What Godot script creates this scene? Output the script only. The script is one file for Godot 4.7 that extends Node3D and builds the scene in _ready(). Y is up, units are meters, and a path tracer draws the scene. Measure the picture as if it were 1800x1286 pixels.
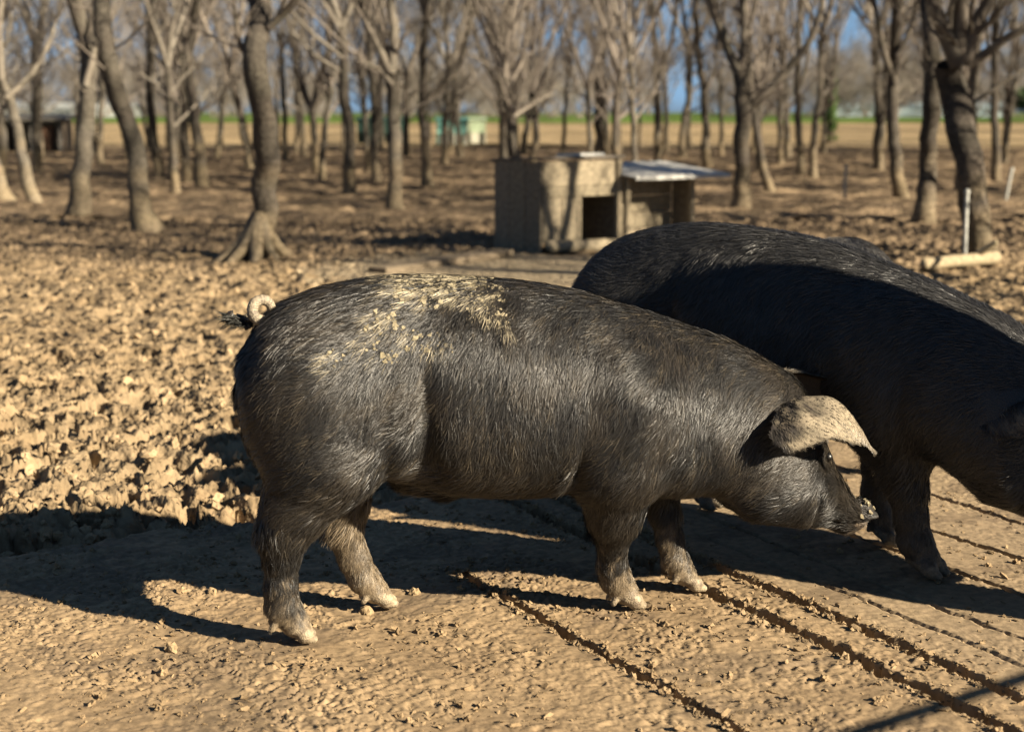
extends Node3D
# A black pig on a muddy concrete apron, a second one beside it, a bare winter wood behind. Metres, y up, camera looks along -z.

const SUN_TRAVEL := Vector3(-0.770, -0.423, -0.478)
const EDGE := Vector2(-1.67, -4.76)      # a point of the apron's far edge (x, z)
const EDGE_U := Vector2(0.8714, -0.4906) # along that edge
const EDGE_V := Vector2(0.4906, 0.8714)  # across the apron, along its grooves

var nz := FastNoiseLite.new()      # soft noise
var nz2 := FastNoiseLite.new()
var cells := FastNoiseLite.new()   # flakes
var cells2 := FastNoiseLite.new()
var taken := {}
var M := {}

class Buf:
	var v := PackedVector3Array()
	var n := PackedVector3Array()
	var c := PackedColorArray()
	var ix := PackedInt32Array()

	func mesh() -> ArrayMesh:
		var a := []
		a.resize(Mesh.ARRAY_MAX)
		a[Mesh.ARRAY_VERTEX] = v
		a[Mesh.ARRAY_NORMAL] = n
		a[Mesh.ARRAY_COLOR] = c
		a[Mesh.ARRAY_INDEX] = ix
		var m := ArrayMesh.new()
		m.add_surface_from_arrays(Mesh.PRIMITIVE_TRIANGLES, a)
		return m

	func tri(a: Vector3, b: Vector3, d: Vector3, col: Color) -> void:
		var nn := (d - a).cross(b - a).normalized()
		var k := v.size()
		v.append(a); v.append(b); v.append(d)
		n.append(nn); n.append(nn); n.append(nn)
		c.append(col); c.append(col); c.append(col)
		ix.append(k); ix.append(k + 1); ix.append(k + 2)

	func quad(a: Vector3, b: Vector3, d: Vector3, e: Vector3, col: Color) -> void:
		tri(a, b, d, col)
		tri(a, d, e, col)

	# box with chamfered edges: centre, half sizes, basis
	func box(o: Vector3, h: Vector3, b: Basis, col: Color, bev := 0.006) -> void:
		var i := Vector3(maxf(h.x - bev, h.x * 0.5), maxf(h.y - bev, h.y * 0.5), maxf(h.z - bev, h.z * 0.5))
		for ax in 3:
			for s in [-1.0, 1.0]:
				var u := (ax + 1) % 3
				var w := (ax + 2) % 3
				var q := []
				for k in [[-1, -1], [1, -1], [1, 1], [-1, 1]]:
					var p := Vector3.ZERO
					p[ax] = s * h[ax]; p[u] = k[0] * i[u]; p[w] = k[1] * i[w]
					q.append(o + b * p)
				if s > 0: quad(q[0], q[3], q[2], q[1], col)
				else: quad(q[0], q[1], q[2], q[3], col)
				# chamfer strips towards the next axis
				for s2 in [-1.0, 1.0]:
					var r := []
					for k in [-1.0, 1.0]:
						var p1 := Vector3.ZERO
						p1[ax] = s * h[ax]; p1[u] = s2 * i[u]; p1[w] = k * i[w]
						var p2 := Vector3.ZERO
						p2[ax] = s * i[ax]; p2[u] = s2 * h[u]; p2[w] = k * i[w]
						r.append(o + b * p1); r.append(o + b * p2)
					if s * s2 > 0: quad(r[0], r[2], r[3], r[1], col)
					else: quad(r[0], r[1], r[3], r[2], col)
		for sx in [-1.0, 1.0]:
			for sy in [-1.0, 1.0]:
				for sz in [-1.0, 1.0]:
					var p := o + b * Vector3(sx * h.x, sy * i.y, sz * i.z)
					var q := o + b * Vector3(sx * i.x, sy * h.y, sz * i.z)
					var r := o + b * Vector3(sx * i.x, sy * i.y, sz * h.z)
					if sx * sy * sz > 0: tri(p, r, q, col)
					else: tri(p, q, r, col)

	# tube along points; cols: one colour per point; ridged > 0 makes a furrowed outline
	func tube(p: PackedVector3Array, r: PackedFloat32Array, sides: int, cols: PackedColorArray, ridged := 0.0, tip := true) -> void:
		var count := p.size()
		var first := v.size()
		var side := Vector3.ZERO
		for k in count:
			var d := (p[mini(k + 1, count - 1)] - p[maxi(k - 1, 0)]).normalized()
			if side == Vector3.ZERO:
				side = d.cross(Vector3(0.3, 0.2, 1.0)).normalized()
			else:
				side = (side - d * side.dot(d)).normalized()
			var up := d.cross(side)
			for s in sides:
				var a := TAU * s / sides
				var o := side * cos(a) + up * sin(a)
				var q := 1.0
				if ridged > 0.0:
					q += ridged * (sin(a * 3.0 + k * 0.35) * 0.5 + sin(a * 5.0 - k * 0.6 + 1.0) * 0.35 + sin(a * 2.0 + k * 1.7) * 0.3)
				v.append(p[k] + o * r[k] * q)
				n.append(o)
				c.append(cols[k])
		for k in count - 1:
			for s in sides:
				var a := first + k * sides + s
				var b := first + k * sides + (s + 1) % sides
				ix.append(a); ix.append(b + sides); ix.append(b)
				ix.append(a); ix.append(a + sides); ix.append(b + sides)
		if tip:
			for e in [0, count - 1]:
				var k := v.size()
				var d := (p[1] - p[0]).normalized() * -1.0 if e == 0 else (p[count - 1] - p[count - 2]).normalized()
				v.append(p[e] + d * r[e] * 0.35); n.append(d); c.append(cols[e])
				for s in sides:
					var a: int = first + e * sides + s
					var b: int = first + e * sides + (s + 1) % sides
					if e == 0: ix.append(k); ix.append(a); ix.append(b)
					else: ix.append(k); ix.append(b); ix.append(a)

	# sheet of points given row by row
	func sheet(rows: int, cols_: int, p: PackedVector3Array, col: PackedColorArray, facing := Vector3.UP) -> void:
		var first := v.size()
		v.append_array(p)
		c.append_array(col)
		var nn := PackedVector3Array()
		nn.resize(p.size())
		var under := 0
		for j in rows:
			for i in cols_:
				var a := p[j * cols_ + mini(i + 1, cols_ - 1)] - p[j * cols_ + maxi(i - 1, 0)]
				var b := p[mini(j + 1, rows - 1) * cols_ + i] - p[maxi(j - 1, 0) * cols_ + i]
				var q := b.cross(a)
				var right_way := q.dot(facing) > 0.0
				under += 1 if right_way else -1
				nn[j * cols_ + i] = (q if right_way else -q).normalized()
		n.append_array(nn)
		var k := ix.size()
		ix.resize(k + (rows - 1) * (cols_ - 1) * 6)
		for j in rows - 1:
			for i in cols_ - 1:
				var a := first + j * cols_ + i
				ix[k] = a; ix[k + 3] = a
				if under > 0:
					ix[k + 1] = a + 1; ix[k + 2] = a + cols_ + 1
					ix[k + 4] = a + cols_ + 1; ix[k + 5] = a + cols_
				else:
					ix[k + 1] = a + cols_ + 1; ix[k + 2] = a + 1
					ix[k + 4] = a + cols_; ix[k + 5] = a + cols_ + 1
				k += 6

	# a lumpy stone-like blob
	func blob(o: Vector3, size: Vector3, rng: RandomNumberGenerator, col: Color, rough := 0.35, detail := 1) -> void:
		var t := (1.0 + sqrt(5.0)) / 2.0
		var p: Array = [Vector3(-1, t, 0), Vector3(1, t, 0), Vector3(-1, -t, 0), Vector3(1, -t, 0), Vector3(0, -1, t), Vector3(0, 1, t), Vector3(0, -1, -t), Vector3(0, 1, -t), Vector3(t, 0, -1), Vector3(t, 0, 1), Vector3(-t, 0, -1), Vector3(-t, 0, 1)]
		var f: Array = [[0, 11, 5], [0, 5, 1], [0, 1, 7], [0, 7, 10], [0, 10, 11], [1, 5, 9], [5, 11, 4], [11, 10, 2], [10, 7, 6], [7, 1, 8], [3, 9, 4], [3, 4, 2], [3, 2, 6], [3, 6, 8], [3, 8, 9], [4, 9, 5], [2, 4, 11], [6, 2, 10], [8, 6, 7], [9, 8, 1]]
		for q in detail:
			var mid := {}
			var g := []
			for tr in f:
				var m := []
				for e in 3:
					var a: int = mini(tr[e], tr[(e + 1) % 3])
					var b: int = maxi(tr[e], tr[(e + 1) % 3])
					var key := a * 10000 + b
					if not mid.has(key):
						mid[key] = p.size()
						p.append((p[a].normalized() + p[b].normalized()))
					m.append(mid[key])
				g.append([tr[0], m[0], m[2]]); g.append([tr[1], m[1], m[0]]); g.append([tr[2], m[2], m[1]]); g.append(m)
			f = g
		for k in p.size():
			p[k] = o + p[k].normalized() * size * (1.0 + rng.randf_range(-rough, rough))
		for tr in f:
			tri(p[tr[0]], p[tr[2]], p[tr[1]], col)

func numbered(called: String) -> String:
	var k: int = taken.get(called, 0)
	taken[called] = k + 1
	return called if k == 0 else "%s_%03d" % [called, k]

func tag(o: Node, label: String, category: String, group := "", kind := "") -> void:
	if label: o.set_meta("label", label)
	if category: o.set_meta("category", category)
	if group: o.set_meta("group", group)
	if kind: o.set_meta("kind", kind)

func obj(called: String, m: Mesh, material: Material, parent: Node = self) -> MeshInstance3D:
	var o := MeshInstance3D.new()
	o.name = numbered(called) if parent == self else called
	o.mesh = m
	o.material_override = material
	parent.add_child(o, true)
	return o

func thing(called: String, label: String, category: String, at := Vector3.ZERO, turn := 0.0, group := "") -> Node3D:
	var o := Node3D.new()
	o.name = numbered(called)
	add_child(o, true)
	o.position = at
	o.rotation.y = turn
	tag(o, label, category, group)
	return o

func many(called: String, m: Mesh, material: Material, places: Array, tints: PackedColorArray, parent: Node = self) -> MultiMeshInstance3D:
	var mm := MultiMesh.new()
	mm.transform_format = MultiMesh.TRANSFORM_3D
	mm.use_colors = tints.size() > 0
	mm.mesh = m
	mm.instance_count = places.size()
	for k in places.size():
		mm.set_instance_transform(k, places[k])
		if tints.size(): mm.set_instance_color(k, tints[k])
	var o := MultiMeshInstance3D.new()
	o.name = numbered(called) if parent == self else called
	o.multimesh = mm
	o.material_override = material
	parent.add_child(o, true)
	o.set_meta("kind", "stuff")
	return o

func noise_tex(freq: float, octaves: int, lo: Color, hi: Color, seed_: int, kind := FastNoiseLite.TYPE_SIMPLEX_SMOOTH, size := 512) -> NoiseTexture2D:
	var f := FastNoiseLite.new()
	f.noise_type = kind
	f.seed = seed_
	f.frequency = freq
	f.fractal_octaves = octaves
	var t := NoiseTexture2D.new()
	t.width = size
	t.height = size
	t.seamless = true
	t.noise = f
	var g := Gradient.new()
	g.set_color(0, lo)
	g.set_color(1, hi)
	t.color_ramp = g
	return t

# vertex colours carry the base colour; the texture gives grain, the heightmap relief (centimetres)
func surf(rough: float, tex: Texture2D, scale_: float, relief: Texture2D = null, relief_cm := 0.0, spec := 0.5) -> StandardMaterial3D:
	var m := StandardMaterial3D.new()
	m.vertex_color_use_as_albedo = true
	m.roughness = rough
	m.metallic_specular = spec
	m.albedo_texture = tex
	m.uv1_triplanar = true
	m.uv1_world_triplanar = true
	m.uv1_scale = Vector3.ONE * scale_
	if relief:
		m.heightmap_enabled = true
		m.heightmap_texture = relief
		m.heightmap_scale = relief_cm
	return m

func smooth(a: float, b: float, x: float) -> float:
	var t := clampf((x - a) / (b - a), 0.0, 1.0)
	return t * t * (3.0 - 2.0 * t)

var standing := [
	{"label": "pale slender tree leaning left with a low side branch, by the far dark shed", "pale": 0.50, "z": -23.26, "t": [[-7.36,0.0,0.119],[-7.45,0.5,0.101],[-7.54,1.02,0.092],[-7.65,1.57,0.083],[-7.72,1.87,0.074]], "b": [[[-7.65,1.6,0.055],[-7.35,1.87,0.046],[-7.1,2.25,0.037],[-6.9,2.71,0.027]],[[-7.72,1.87,0.055],[-7.88,2.37,0.046],[-7.92,3.04,0.037]]]},
	{"label": "short pale bare trunk leaning away beside the slender leaning tree", "pale": 0.50, "z": -24.79, "t": [[-8.3,0.0,0.138],[-8.4,0.44,0.118],[-8.55,1.08,0.099],[-8.62,1.81,0.089]], "b": []},
	{"label": "pale straight trunk with mud-rubbed foot between two leaning trees", "pale": 0.40, "z": -20.24, "t": [[-5.77,0.0,0.174],[-5.73,0.39,0.15],[-5.68,0.84,0.142],[-5.61,1.44,0.134],[-5.61,2.03,0.126],[-5.67,2.46,0.127],[-5.72,2.97,0.111]], "b": [[[-5.61,1.73,0.055],[-5.48,2.17,0.047],[-5.41,2.61,0.039]]]},
	{"label": "tall smooth trunk leaning left with a bright muddy flared foot", "pale": 0.30, "z": -18.26, "t": [[-4.42,0.0,0.184],[-4.46,0.36,0.142],[-4.52,0.76,0.134],[-4.6,1.23,0.135],[-4.67,1.7,0.128],[-4.73,2.16,0.121],[-4.78,2.69,0.114],[-4.79,2.95,0.1]], "b": []},
	{"label": "thin dark trunk rising behind the tall leaning tree", "pale": 0.10, "z": -32.50, "t": [[-7.55,0.0,0.126],[-7.61,0.86,0.113],[-7.64,1.93,0.1],[-7.56,2.76,0.1],[-7.59,3.69,0.088]], "b": [[[-7.56,2.64,0.063],[-7.34,3.22,0.05],[-7.26,3.8,0.038]]]},
	{"label": "dark slightly crooked trunk with a pale muddy foot behind the root-spreading tree", "pale": 0.05, "z": -29.22, "t": [[-5.98,0.0,0.146],[-5.99,0.6,0.135],[-6.05,1.35,0.123],[-6.15,2.2,0.112],[-6.08,2.94,0.101],[-5.94,3.56,0.09]], "b": [[[-6.12,2.3,0.067],[-6.25,2.83,0.056],[-6.37,3.46,0.045]]]},
	{"label": "thick upright tree with spreading exposed roots and knotted bark", "pale": 0.12, "z": -14.67, "t": [[-2.47,0.0,0.168],[-2.44,0.23,0.14],[-2.39,0.62,0.14],[-2.37,1.1,0.14],[-2.37,1.48,0.134],[-2.41,1.85,0.134],[-2.44,2.12,0.134],[-2.44,2.43,0.123],[-2.45,2.75,0.112]], "b": [[[-2.32,2.18,0.045],[-2.15,2.32,0.039],[-2.01,2.44,0.033],[-1.87,2.69,0.028]],[[-2.45,1.93,0.039],[-2.55,1.97,0.034],[-2.59,2.14,0.028],[-2.61,2.38,0.022]]]},
	{"label": "slim tree splitting low into a clear Y beyond the thick root-spreading tree", "pale": 0.15, "z": -36.24, "t": [[-4.64,0.0,0.11],[-4.68,0.67,0.096],[-4.7,1.4,0.096]], "b": [[[-4.7,1.4,0.082],[-4.9,1.73,0.069],[-5.08,2.39,0.055],[-5.22,3.43,0.041]],[[-4.7,1.4,0.069],[-4.49,1.8,0.055],[-4.34,2.65,0.055],[-4.14,3.82,0.041]]]},
	{"label": "straight grey trunk forking into two heavy limbs at head height", "pale": 0.30, "z": -22.42, "t": [[-1.74,0.0,0.127],[-1.73,0.45,0.118],[-1.73,1.03,0.118],[-1.75,1.52,0.118],[-1.75,1.97,0.127]], "b": [[[-1.76,1.95,0.093],[-1.92,2.3,0.076],[-2.1,2.66,0.068],[-2.26,3.14,0.059]],[[-1.76,1.95,0.093],[-1.72,2.42,0.085],[-1.73,2.82,0.076],[-1.75,3.3,0.068]],[[-1.74,1.77,0.042],[-1.94,2.01,0.034],[-2.15,2.09,0.025]]]},
	{"label": "tree with one long limb slanting far out to the side", "pale": 0.15, "z": -29.22, "t": [[-1.62,0.0,0.121],[-1.65,0.6,0.11],[-1.71,1.35,0.099],[-1.68,2.2,0.088],[-1.63,3.04,0.077]], "b": [[[-1.79,1.45,0.077],[-1.4,1.83,0.077],[-1.02,2.25,0.066],[-0.84,2.83,0.055],[-0.66,3.46,0.044]]]},
	{"label": "dark thin trunk tilting beside the green hut", "pale": 0.00, "z": -35.56, "t": [[-3.34,0.0,0.121],[-3.23,0.62,0.107],[-3.06,1.59,0.094],[-2.99,2.63,0.081],[-3.06,3.65,0.067]], "b": []},
	{"label": "tree with four spreading limbs standing behind the wooden shelter", "pale": 0.20, "z": -39.24, "t": [[-0.18,0.0,0.207],[-0.19,0.75,0.192],[-0.23,1.62,0.192],[-0.26,2.33,0.177]], "b": [[[-0.26,2.3,0.133],[-0.4,3.04,0.118],[-0.65,3.88,0.103],[-0.75,4.58,0.089]],[[-0.26,2.3,0.133],[-0.12,3.04,0.118],[0.07,3.88,0.103]],[[-0.23,1.83,0.103],[-0.61,2.47,0.089],[-0.9,3.18,0.074],[-1.08,4.02,0.059]],[[-0.2,1.62,0.089],[0.17,2.33,0.074],[0.36,3.32,0.074],[0.43,4.16,0.059]]]},
	{"label": "dark trunk with a pale broken side branch behind the shelter roof", "pale": 0.05, "z": -49.50, "t": [[2.88,0.0,0.224],[2.81,1.31,0.205],[2.78,2.39,0.205],[2.81,3.29,0.224]], "b": [[[2.81,3.2,0.168],[2.91,4.09,0.149],[2.86,4.89,0.131]],[[2.81,3.25,0.168],[3.18,4.09,0.131],[3.35,5.06,0.112]],[[3.03,3.38,0.093],[3.46,3.91,0.093],[3.85,4.36,0.075]],[[2.89,2.79,0.112],[2.68,3.56,0.112],[2.55,3.82,0.075]]]},
	{"label": "slim trunk forking to one side beyond the shelter's pale awning", "pale": 0.15, "z": -39.24, "t": [[3.75,0.0,0.119],[3.72,1.04,0.119],[3.68,2.19,0.104],[3.61,3.32,0.104],[3.53,4.3,0.089]], "b": [[[3.68,2.19,0.089],[4.02,3.04,0.074],[4.17,4.02,0.059]]]},
	{"label": "slim trunk curving gently, between the awning and the low-limbed tree", "pale": 0.10, "z": -39.24, "t": [[5.01,0.0,0.134],[4.97,0.9,0.119],[4.91,1.9,0.119],[4.74,2.9,0.104],[4.61,3.88,0.089]], "b": [[[4.91,1.83,0.074],[5.21,2.61,0.06],[5.26,3.74,0.06]]]},
	{"label": "forked tree with a long low limb sweeping outwards beside the shelter", "pale": 0.12, "z": -22.70, "t": [[3.42,0.0,0.156],[3.41,0.44,0.138],[3.4,0.94,0.138],[3.39,1.44,0.138],[3.35,1.94,0.129]], "b": [[[3.35,1.9,0.095],[3.18,2.31,0.086],[2.98,2.76,0.078],[2.86,3.24,0.069]],[[3.37,1.94,0.078],[3.42,2.43,0.069],[3.39,3.0,0.061]],[[3.47,1.42,0.078],[3.78,1.69,0.069],[4.06,2.02,0.069],[4.34,2.35,0.061],[4.5,2.76,0.052],[4.55,3.16,0.044]]]},
	{"label": "thin trunk leaning against the view beside the long-limbed forked tree", "pale": 0.10, "z": -26.92, "t": [[4.53,0.0,0.093],[4.42,0.46,0.082],[4.3,1.15,0.082],[4.2,1.84,0.072],[4.14,2.72,0.062]], "b": []},
	{"label": "thin straight trunk with a lit muddy foot standing before the stubble field", "pale": 0.20, "z": -34.27, "t": [[6.5,0.0,0.105],[6.45,0.83,0.092],[6.39,1.71,0.092],[6.34,2.83,0.079],[6.33,3.81,0.066]], "b": [[[6.39,1.78,0.052],[6.57,2.58,0.052],[6.6,3.57,0.039]]]},
	{"label": "far slender trunk wrapped in green ivy at the field edge", "pale": 0.10, "z": -66.95, "t": [[13.95,0.0,0.206],[13.93,1.28,0.18],[13.91,2.5,0.154],[14.06,3.95,0.129]], "b": []},
	{"label": "dark tree with paired upper limbs behind a white post", "pale": 0.10, "z": -24.79, "t": [[6.33,0.0,0.135],[6.25,0.53,0.125],[6.19,1.17,0.115],[6.17,1.9,0.106],[6.16,2.61,0.096],[6.08,3.23,0.087]], "b": [[[6.18,1.81,0.067],[5.98,2.35,0.058],[5.82,2.97,0.048]],[[6.18,2.26,0.058],[6.38,2.7,0.048],[6.49,3.15,0.048]]]},
	{"label": "tall straight dark trunk beside the great forked tree", "pale": 0.10, "z": -19.71, "t": [[5.34,0.0,0.154],[5.36,0.42,0.138],[5.37,0.93,0.138],[5.36,1.44,0.131],[5.33,1.94,0.131],[5.33,2.44,0.123],[5.34,2.93,0.115]], "b": []},
	{"label": "great dark forked tree with a white post at its foot", "pale": 0.02, "z": -14.67, "t": [[4.54,0.0,0.174],[4.49,0.29,0.15],[4.42,0.67,0.156],[4.35,1.1,0.161],[4.3,1.48,0.155],[4.26,1.85,0.172]], "b": [[[4.25,1.83,0.103],[4.14,2.09,0.092],[4.01,2.33,0.08],[3.89,2.59,0.069]],[[4.26,1.86,0.103],[4.26,2.17,0.092],[4.21,2.49,0.086]],[[4.3,1.84,0.092],[4.38,2.12,0.081],[4.49,2.43,0.069]],[[4.35,1.84,0.052],[4.56,1.99,0.046],[4.72,2.11,0.041],[4.95,2.22,0.035]]]},
	{"label": "slim straight trunk beyond the great forked tree near a white stake", "pale": 0.10, "z": -30.90, "t": [[9.82,0.0,0.11],[9.79,0.78,0.098],[9.74,1.79,0.085],[9.7,2.91,0.085],[9.69,3.69,0.073]], "b": []},
]

func _ready() -> void:
	# ---- camera, sky, sun, exposure
	var cam := Camera3D.new()
	cam.name = "camera"
	cam.position = Vector3(0, 1.4, 0)
	cam.rotation_degrees = Vector3(-9.56, 0, 0)
	cam.fov = 27.18
	cam.near = 0.05
	cam.far = 2000.0
	var lens := CameraAttributesPhysical.new()
	lens.frustum_focal_length = 49.64
	lens.frustum_focus_distance = 4.3
	lens.frustum_far = 2000.0
	lens.exposure_aperture = 2.6
	cam.attributes = lens
	add_child(cam)
	cam.fov = 27.18
	cam.current = true

	var env := Environment.new()
	env.background_mode = Environment.BG_SKY
	var sky := ProceduralSkyMaterial.new()
	sky.sky_top_color = Color(0.05, 0.10, 0.20).linear_to_srgb()
	sky.sky_horizon_color = Color(0.26, 0.45, 0.67).linear_to_srgb()
	sky.sky_curve = 0.12
	sky.ground_bottom_color = Color(0.10, 0.08, 0.06).linear_to_srgb()
	sky.ground_horizon_color = Color(0.16, 0.15, 0.13).linear_to_srgb()
	sky.sun_angle_max = 2.0
	env.sky = Sky.new()
	env.sky.sky_material = sky
	env.background_energy_multiplier = 0.33
	env.tonemap_mode = Environment.TONE_MAPPER_LINEAR
	env.tonemap_exposure = 3.4
	env.sdfgi_enabled = true
	env.ssao_enabled = true
	env.ssil_enabled = true
	var we := WorldEnvironment.new()
	we.name = "air"
	we.environment = env
	add_child(we)

	var sun := DirectionalLight3D.new()
	sun.name = "sun"
	sun.basis = Basis.looking_at(SUN_TRAVEL.normalized(), Vector3.UP)
	sun.light_energy = 1.6
	sun.light_color = Color(1.0, 0.94, 0.835)
	sun.light_angular_distance = 0.53
	sun.shadow_enabled = true
	add_child(sun)

	# ---- noises and materials
	nz.noise_type = FastNoiseLite.TYPE_SIMPLEX_SMOOTH
	nz.seed = 7
	nz.frequency = 1.0
	nz.fractal_octaves = 3
	nz2.noise_type = FastNoiseLite.TYPE_SIMPLEX
	nz2.seed = 21
	nz2.frequency = 1.0
	nz2.fractal_type = FastNoiseLite.FRACTAL_NONE
	cells.noise_type = FastNoiseLite.TYPE_CELLULAR
	cells.seed = 5
	cells.frequency = 1.0
	cells.fractal_type = FastNoiseLite.FRACTAL_NONE
	cells.cellular_return_type = FastNoiseLite.RETURN_CELL_VALUE
	cells2.noise_type = FastNoiseLite.TYPE_CELLULAR
	cells2.seed = 11
	cells2.frequency = 1.0
	cells2.fractal_type = FastNoiseLite.FRACTAL_NONE
	cells2.cellular_return_type = FastNoiseLite.RETURN_DISTANCE2_SUB
	make_materials()

	# ---- the setting
	make_ground()
	print("ground ", Time.get_ticks_msec())
	make_apron()
	print("apron ", Time.get_ticks_msec())
	make_fields()
	make_trees()
	print("trees ", Time.get_ticks_msec())
	make_shelter()
	make_far_buildings()
	make_posts()
	# ---- the pigs
	make_pigs()
	print("pigs ", Time.get_ticks_msec())
	# ---- small things
	make_crumbs()
	make_fence()
	print("done ", Time.get_ticks_msec())

func make_materials() -> void:
	var grain := noise_tex(0.03, 5, Color(0.72, 0.72, 0.72), Color(1, 1, 1), 3)
	var coarse := noise_tex(0.012, 5, Color(0.55, 0.55, 0.55), Color(1, 1, 1), 4)
	var bump := noise_tex(0.05, 4, Color.BLACK, Color.WHITE, 5)
	var flaky := noise_tex(0.02, 5, Color.BLACK, Color.WHITE, 9, FastNoiseLite.TYPE_CELLULAR)
	M.mud = surf(0.95, coarse, 0.9, noise_tex(0.03, 6, Color.BLACK, Color.WHITE, 6), 3.0, 0.25)
	M.apron = surf(0.80, grain, 1.7, noise_tex(0.12, 4, Color.BLACK, Color.WHITE, 8), 0.05, 0.35)
	M.far = surf(0.95, coarse, 0.05, null, 0.0, 0.2)
	M.bark = surf(0.92, noise_tex(0.02, 5, Color(0.5, 0.5, 0.5), Color(1, 1, 1), 14), 1.6, flaky, 1.5, 0.25)
	M.twig = surf(0.9, null, 1.0, null, 0.0, 0.25)
	M.wood = surf(0.85, noise_tex(0.02, 5, Color(0.6, 0.6, 0.6), Color(1, 1, 1), 15), 2.0, bump, 0.4, 0.3)
	M.sheet = surf(0.6, grain, 1.2, null, 0.0, 0.4)
	M.crumb = surf(0.95, grain, 6.0, bump, 0.15, 0.2)
	M.skin = surf(0.6, noise_tex(0.04, 4, Color(0.6, 0.6, 0.6), Color(1, 1, 1), 31), 6.0, bump, 0.25, 0.45)
	M.skin.uv1_world_triplanar = false
	M.ear = surf(0.75, noise_tex(0.04, 4, Color(0.55, 0.55, 0.55), Color(1, 1, 1), 33), 9.0, bump, 0.08, 0.3)
	M.ear.uv1_world_triplanar = false
	M.hair = StandardMaterial3D.new()
	M.hair.vertex_color_use_as_albedo = true
	M.hair.roughness = 0.4
	M.hair.metallic_specular = 0.5
	M.eye = StandardMaterial3D.new()
	M.eye.albedo_color = Color(0.02, 0.015, 0.01)
	M.eye.roughness = 0.4

func edge_uv(x: float, z: float) -> Vector2:
	var d := Vector2(x, z) - EDGE
	return Vector2(d.dot(EDGE_U), d.dot(EDGE_V))

func edge_start(u: float) -> float:
	return 0.05 * nz.get_noise_2d(u * 1.6, 40.0) + 0.03 * nz2.get_noise_2d(u * 7.0, 3.0)

func ground_height(x: float, z: float, fine: float) -> float:
	var h := 0.05 * nz.get_noise_2d(x * 0.35, z * 0.35)
	var wx := x + 0.05 * nz2.get_noise_2d(x * 5.0, z * 5.0 + 30.0)
	var wz := z + 0.05 * nz2.get_noise_2d(x * 5.0 + 60.0, z * 5.0)
	var lump := 1.0 - absf(nz2.get_noise_2d(wx * 2.9, wz * 2.9))
	var e := edge_uv(x, z)
	fine *= 1.0 + 0.3 * smooth(-0.9, -0.2, e.y)
	h += fine * 0.048 * (lump - 0.72)
	h += fine * 0.026 * (0.55 - absf(nz2.get_noise_2d(wx * 8.5 + 9.0, wz * 8.5)))
	h += fine * 0.013 * cells.get_noise_2d(wx * 14.0, wz * 14.0)
	h += fine * 0.010 * nz2.get_noise_2d(wx * 26.0, wz * 26.0)
	# hoof holes
	var pit := nz2.get_noise_2d(wx * 5.2 + 77.0, wz * 5.2)
	if pit > 0.5: h -= fine * 0.09 * smooth(0.5, 0.66, pit)
	if e.y > -0.35 and e.x > -2.5 and e.x < 5.2:
		h -= 0.05 * smooth(-0.35, -0.02, e.y)
		if e.y > edge_start(e.x) - 0.02: h -= 0.3
	# trodden pad before the shelter
	var pd := Vector2((x + 0.1) / 1.9, (z + 13.4) / 2.0).length()
	if pd < 1.0: h = lerpf(h, 0.015, smooth(1.0, 0.6, pd))
	return h

func ground_color(x: float, z: float) -> Color:
	var a := nz.get_noise_2d(x * 0.8, z * 0.8)
	var b := nz2.get_noise_2d(x * 6.0, z * 6.0)
	var litter := smooth(-12.5, -16.5, z + 2.5 * a)
	var tan_ := Color(0.385, 0.285, 0.172).lerp(Color(0.315, 0.227, 0.132), clampf(0.5 + a * 0.8 + b * 0.4, 0.0, 1.0))
	var brown := Color(0.37, 0.27, 0.168).lerp(Color(0.20, 0.145, 0.094), clampf(0.5 + a * 0.7 + b * 0.6, 0.0, 1.0))
	var c := tan_.lerp(brown, litter)
	var pd := Vector2((x + 0.1) / 1.9, (z + 13.4) / 2.0).length()
	if pd < 1.0: c = c.lerp(Color(0.46, 0.37, 0.245), 0.85 * smooth(1.0, 0.7, pd + 0.2 * b))
	return c

func ground_patch(b: Buf, x0: float, x1: float, z0: float, z1: float, step: float, fine: float) -> void:
	var nxx := int(ceil((x1 - x0) / step)) + 1
	var nzz := int(ceil((z1 - z0) / step)) + 1
	var p := PackedVector3Array()
	var c := PackedColorArray()
	p.resize(nxx * nzz)
	c.resize(nxx * nzz)
	for j in nzz:
		var z := lerpf(z0, z1, float(j) / (nzz - 1))
		for i in nxx:
			var x := lerpf(x0, x1, float(i) / (nxx - 1))
			p[j * nxx + i] = Vector3(x, ground_height(x, z, fine), z)
			c[j * nxx + i] = ground_color(x, z)
	b.sheet(nzz, nxx, p, c)

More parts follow.
